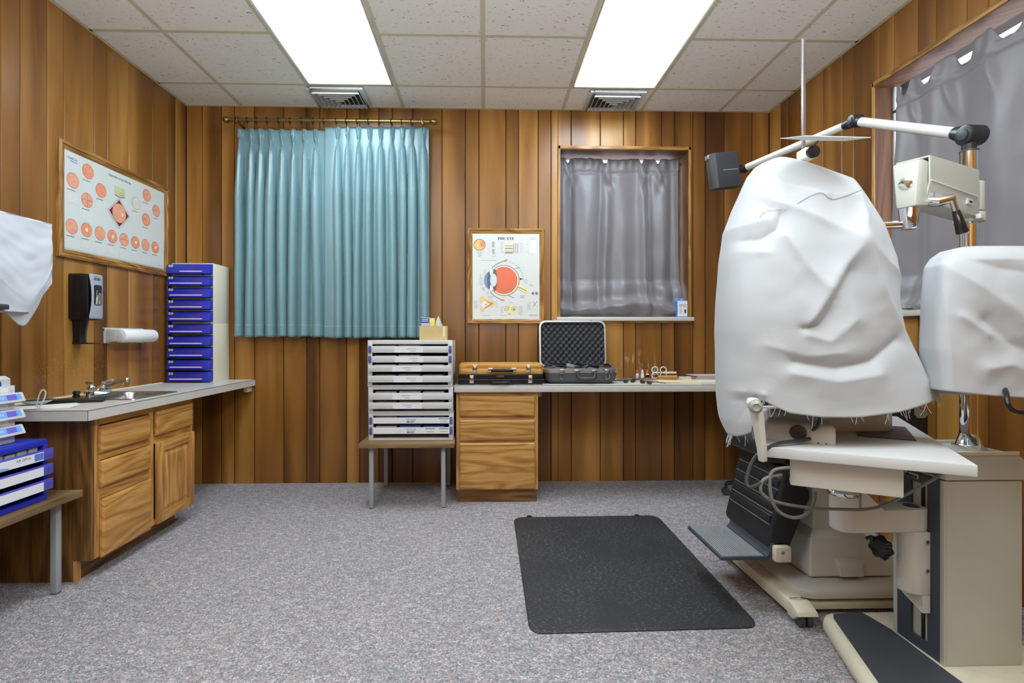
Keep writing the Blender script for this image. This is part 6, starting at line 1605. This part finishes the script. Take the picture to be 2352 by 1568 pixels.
# folds: polyline in (x, z) on the front of the cover, height (out +, in -), width
FO = [([(1.042, 1.387), (.985, 1.29), (.902, 1.150)], .030, .026), ([(1.042, 1.387), (1.12, 1.24), (1.215, 1.10), (1.26, .99)], .026, .030), ([(1.042, 1.387), (1.143, 1.323), (1.22, 1.285)], .018, .022),
      ([(1.042, 1.387), (.93, 1.445), (.822, 1.50), (.775, 1.56)], .016, .024), ([(1.042, 1.387), (1.067, 1.456), (1.06, 1.53)], .012, .022), ([(.845, 1.40), (.90, 1.31), (.95, 1.251)], .020, .020),
      ([(.70, 1.43), (.735, 1.397), (.79, 1.392), (.83, 1.42), (.838, 1.46)], -.022, .016), ([(.72, 1.455), (.76, 1.445), (.80, 1.45)], .022, .026), ([(.69, 1.40), (.73, 1.365), (.80, 1.355)], .012, .02),
      ([(.893, 1.14), (.94, 1.148), (.975, 1.20), (1.02, 1.30)], -.026, .020), ([(.905, 1.118), (.96, 1.10), (1.03, 1.16)], .012, .025), ([(.87, 1.045), (.98, 1.026), (1.08, 1.045), (1.165, 1.105)], -.022, .024), ([(.86, 1.012), (.98, .99), (1.10, 1.01)], .014, .03), ([(.80, 1.09), (.90, 1.06), (1.0, 1.07)], .010, .03),
      ([(.672, .955), (.70, .945), (.74, .955), (.79, .95)], .020, .012), ([(.672, .935), (.71, .925), (.75, .93)], -.018, .014), ([(.745, 1.36), (.75, 1.15), (.76, .98)], .008, .03), ([(.71, 1.35), (.695, 1.1), (.70, .95)], -.008, .02), ([(.775, .94), (.745, .87), (.70, .835)], -.014, .018), ([(.69, .90), (.715, .86), (.73, .825)], .012, .016),
      ([(.80, 1.60), (.86, 1.545), (.95, 1.51)], .012, .02), ([(.76, 1.535), (.80, 1.50), (.81, 1.48)], -.010, .014)]
YC = 1.565
def cover1(u, v):
    th = 2*PI*u; c_, s_ = math.cos(th), math.sin(th)
    # hem height follows the x position round the front; behind it is level
    xg = 1.046+0.322*math.copysign(abs(c_)**.82, c_)
    zh = interp(HEM, xg)[0] if s_ < .25 else .90
    if .0 < s_ <= .25: zh = zh*(1-s_/.25)+.90*(s_/.25)
    z = zh+(1.650-zh)*(1-(1-v)**1.0)
    xl_, xr_ = interp(LV, z)
    top = max(0, min(1, (1.652-z)/.14))
    b = .150*(.25+.75*math.sqrt(top)) if z > 1.0 else .150
    b *= 1+.10*max(0, (1.1-z)/.3)
    xc = (xl_+xr_)/2; a = (xr_-xl_)/2
    pw = .82
    cx_ = math.copysign(abs(c_)**pw, c_); sy_ = math.copysign(abs(s_)**pw, s_)
    x = xc+a*cx_; y = YC+b*sy_
    if v >= .999: b = .0; y = YC+.03*sy_
    front = max(0, min(1, -s_*2.2))
    dd = 0
    for pts, h, w_ in FO:
        best = 9; 
        for p, q in zip(pts[:-1], pts[1:]):
            r_, _ = seg_d(x, z, p, q); best = min(best, r_)
        if best < w_*4: dd += h*math.exp(-best/w_)*front
    dd = .042*math.tanh(dd/.042)
    dd += .006*noise.noise((x*6, z*6, th))+.003*noise.noise((x*17, z*17, 4))
    if z < 1.0: dd += .010*(1-(z-.8)/.2)*math.sin(th*5+1)*front*.6
    nx, ny = c_, s_
    x += nx*dd*.12; y += ny*dd if front > 0 else ny*dd*.5
    return (x, y, z)
cv = thing('dust_cover', 'tall white dust cover draped over the slit lamp and refractor', 'dust cover', (1.0, YC, .80))
m = MB(); m.grid(cover1, 260, 150); m.build('cloth', M['white_cloth'], cv, angle=75, flip=False, solid=.0016)
# sewn seam line across the shoulder, just proud of the cloth
def front_y(x, z):
    best = None
    for k in range(60):
        u = .5+.5*k/59; zz = z
        th = 2*PI*u
        # invert v for this z approximately
        p0 = cover1(u, 0); v = max(0, min(.99, (z-p0[2])/(1.650-p0[2]))); p = cover1(u, v)
        if best is None or abs(p[0]-x) < best[0]: best = (abs(p[0]-x), p[1])
    return best[1]
sc_ = pm('seam_shade_thread', (150, 150, 150), .7)  # seam line greyed to carry its shade on the white cloth
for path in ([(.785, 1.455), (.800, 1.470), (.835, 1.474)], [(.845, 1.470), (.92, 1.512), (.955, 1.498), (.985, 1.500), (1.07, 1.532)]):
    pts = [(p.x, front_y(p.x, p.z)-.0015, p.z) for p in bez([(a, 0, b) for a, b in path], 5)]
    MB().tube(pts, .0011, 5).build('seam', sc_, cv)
rn = random.Random(21); m = MB()
for k in range(46):
    u = .5+.5*rn.random(); p = cover1(u, 0); l_ = rn.uniform(.008, .035); a = rn.uniform(-.5, .5)
    m.tube([(p[0], p[1], p[2]+.002), (p[0]+a*l_*.5, p[1]-.002, p[2]-l_*.5), (p[0]+a*l_*1.3, p[1]-.003, p[2]-l_)], .0005, 4)
for k in range(10):
    p = cover1(.5+.02*rn.random(), 0); m.tube([(p[0], p[1], p[2]), (p[0]-.01*rn.random()-.006, p[1], p[2]-.02-.02*rn.random())], .0008, 4)
m.build('frayed_threads', M['white_cloth'], cv)['kind'] = 'stuff'

# second cover over the keratometer at the right edge
cv2 = thing('dust_cover', 'low white dust cover over the instrument in front of the chrome pole', 'dust cover', (1.5, 1.42, .95))
L2 = [(0.94, 1.273), (0.966, 1.265), (1.082, 1.254), (1.204, 1.257), (1.314, 1.267), (1.339, 1.28), (1.357, 1.303), (1.366, 1.343)]
F2 = [([(1.262, 1.345), (1.268, 1.20), (1.276, 1.08), (1.284, .96)], .006, .008), ([(1.275, 1.30), (1.34, 1.25), (1.46, 1.16)], .018, .03), ([(1.30, 1.33), (1.40, 1.30), (1.50, 1.285)], -.012, .03), ([(1.36, 1.16), (1.42, 1.10), (1.50, 1.06)], -.016, .022), ([(1.30, 1.17), (1.36, 1.12)], .012, .015), ([(1.36, 1.03), (1.42, 1.04), (1.50, 1.00)], .012, .022), ([(1.235, 1.30), (1.25, 1.27), (1.262, 1.31)], .012, .014), ([(1.24, 1.12), (1.255, 1.04), (1.25, .98)], .010, .02)]
def cover2(u, v):
    th = 2*PI*u; c_, s_ = math.cos(th), math.sin(th)
    zh = .945+.022*max(0, -c_)*max(0, (1 if s_ < .3 else 0)) - .003*s_
    z = zh+(1.366-zh)*v
    xl_ = interp(L2, z)[0]; xr_ = 1.86; top = max(0, min(1, (1.370-z)/.045))
    b = .076*(.30+.70*math.sqrt(top)); xc = (xl_+xr_)/2; a = (xr_-xl_)/2
    pw = .42; cx_ = math.copysign(abs(c_)**pw, c_); sy_ = math.copysign(abs(s_)**pw, s_)
    x = xc+a*cx_; y = 1.43+b*sy_
    dd = 0; front = max(0, min(1, -s_*4))
    for pts, h, w_ in F2:
        best = min(seg_d(x, z, p, q)[0] for p, q in zip(pts[:-1], pts[1:]))
        if best < w_*4: dd += h*math.exp(-best/w_)*front
    dd = .02*math.tanh(dd/.02)
    dd += .006*noise.noise((x*7, z*7, 8))+.0025*noise.noise((x*22, z*22, 2))
    return (x+c_*dd*.3+.23*(y-1.43)*(1 if c_ < 0 else 0)*abs(c_), y+s_*dd, z)
m = MB(); m.grid(cover2, 260, 90); m.build('cloth', M['white_cloth'], cv2, angle=75, flip=False, solid=.0016)
m = MB(); n_ = 80
ring = [cover2(k/n_, 1) for k in range(n_)]; m.add(ring + [(1.58, 1.43, 1.368)], [(k, (k+1) % n_, n_) for k in range(n_)]); m.build('cloth_top', M['white_cloth'], cv2, angle=75, flip=True)
k2 = thing('covered_instrument', 'instrument under the low white cover, its black hand loop hanging below the hem', 'instrument', (pX, 1.55, 1.0))
MB().box(1.34, 1.80, 1.385, 1.475, 1.02, 1.33).build('housing', grey_e, k2, bevel=.03)
m = MB(); m.tube([(pX, pY, 1.13), (pX, 1.48, 1.13)], .024, 12); m.build('support_arm', beige2, k2)
m = MB(); m.lathe([(.0262, -.03), (.042, -.03), (.042, .03), (.0262, .03)], (pX, pY, 1.13), 24); m.build('collar', beige2, k2)
MB().tube(bez([(1.405, 1.36, .975), (1.385, 1.335, .962), (1.372, 1.32, .942), (1.378, 1.315, .925), (1.40, 1.315, .918), (1.45, 1.32, .917)], 6), .006, 8).build('hand_loop', black_pl, k2)

# near-point rod with its card
nr = thing('reading_rod', 'flat steel near-point rod standing up out of the tall white cover', 'rod', (.972, 1.55, 1.60))
T = Matrix.Translation((.972, 1.55, 0)) @ Matrix.Rotation(.4, 4, 'Z')
MB().box(-.0062, .0062, -.003, .003, 1.58, 2.022, T=T).build('rod', alu, nr, bevel=.0008)
nc = thing('reading_card', 'white reading card held level on the steel near-point rod', 'card', (.93, 1.40, 1.63))
cpt = [(.833, 1.435, 1.673), (.829, 1.315, 1.634), (1.025, 1.345, 1.643), (.955, 1.455, 1.676)]
cc_ = [Vector(p) for p in cpt]
m = MB(); up = Vector((0, 0, .0016)); pts = [cc_[0], cc_[1], cc_[2], (cc_[2]+cc_[3])/2+Vector((.012, .012, 0)), cc_[3]]
m.loft([[tuple(p) for p in pts], [tuple(p+up) for p in pts]]); m.build('card', paper, nc)
MB().tube([pts[2], pts[2].lerp(pts[1], .6)+Vector((0, 0, -.002))], .0006, 4).build('printed_mark', gi, nc)
hold = MB().lathe([(0, 0), (.017, 0), (.019, .004), (.019, .012), (.0, .014)], n=22, T=Matrix.Translation((.972, 1.512, 1.663)) @ Matrix.Rotation(PI/2, 4, 'X')).build('clip_dial', black_pl, nc)
MB().box(.955, .992, 1.514, 1.560, 1.650, 1.680).build('clip', cream_pl, nc, bevel=.003)
MB().tube([(.972, 1.51, 1.678), (.95, 1.45, 1.672)], .003, 6).build('clip_arm', dark_grey, nc)
# black cord beside the pole
t = thing('power_cable', 'thin black cord hanging behind the chrome pole to the stand', 'cable', (1.75, 1.9, .7))
MB().tube(bez([(1.69, 1.85, 1.05), (1.735, 1.84, .90), (1.765, 1.83, .82), (1.79, 1.86, .70), (1.80, 1.87, .50), (1.80, 1.87, .10), (1.80, 1.90, .063)], 6), .005, 8).build('cord', black_pl, t)
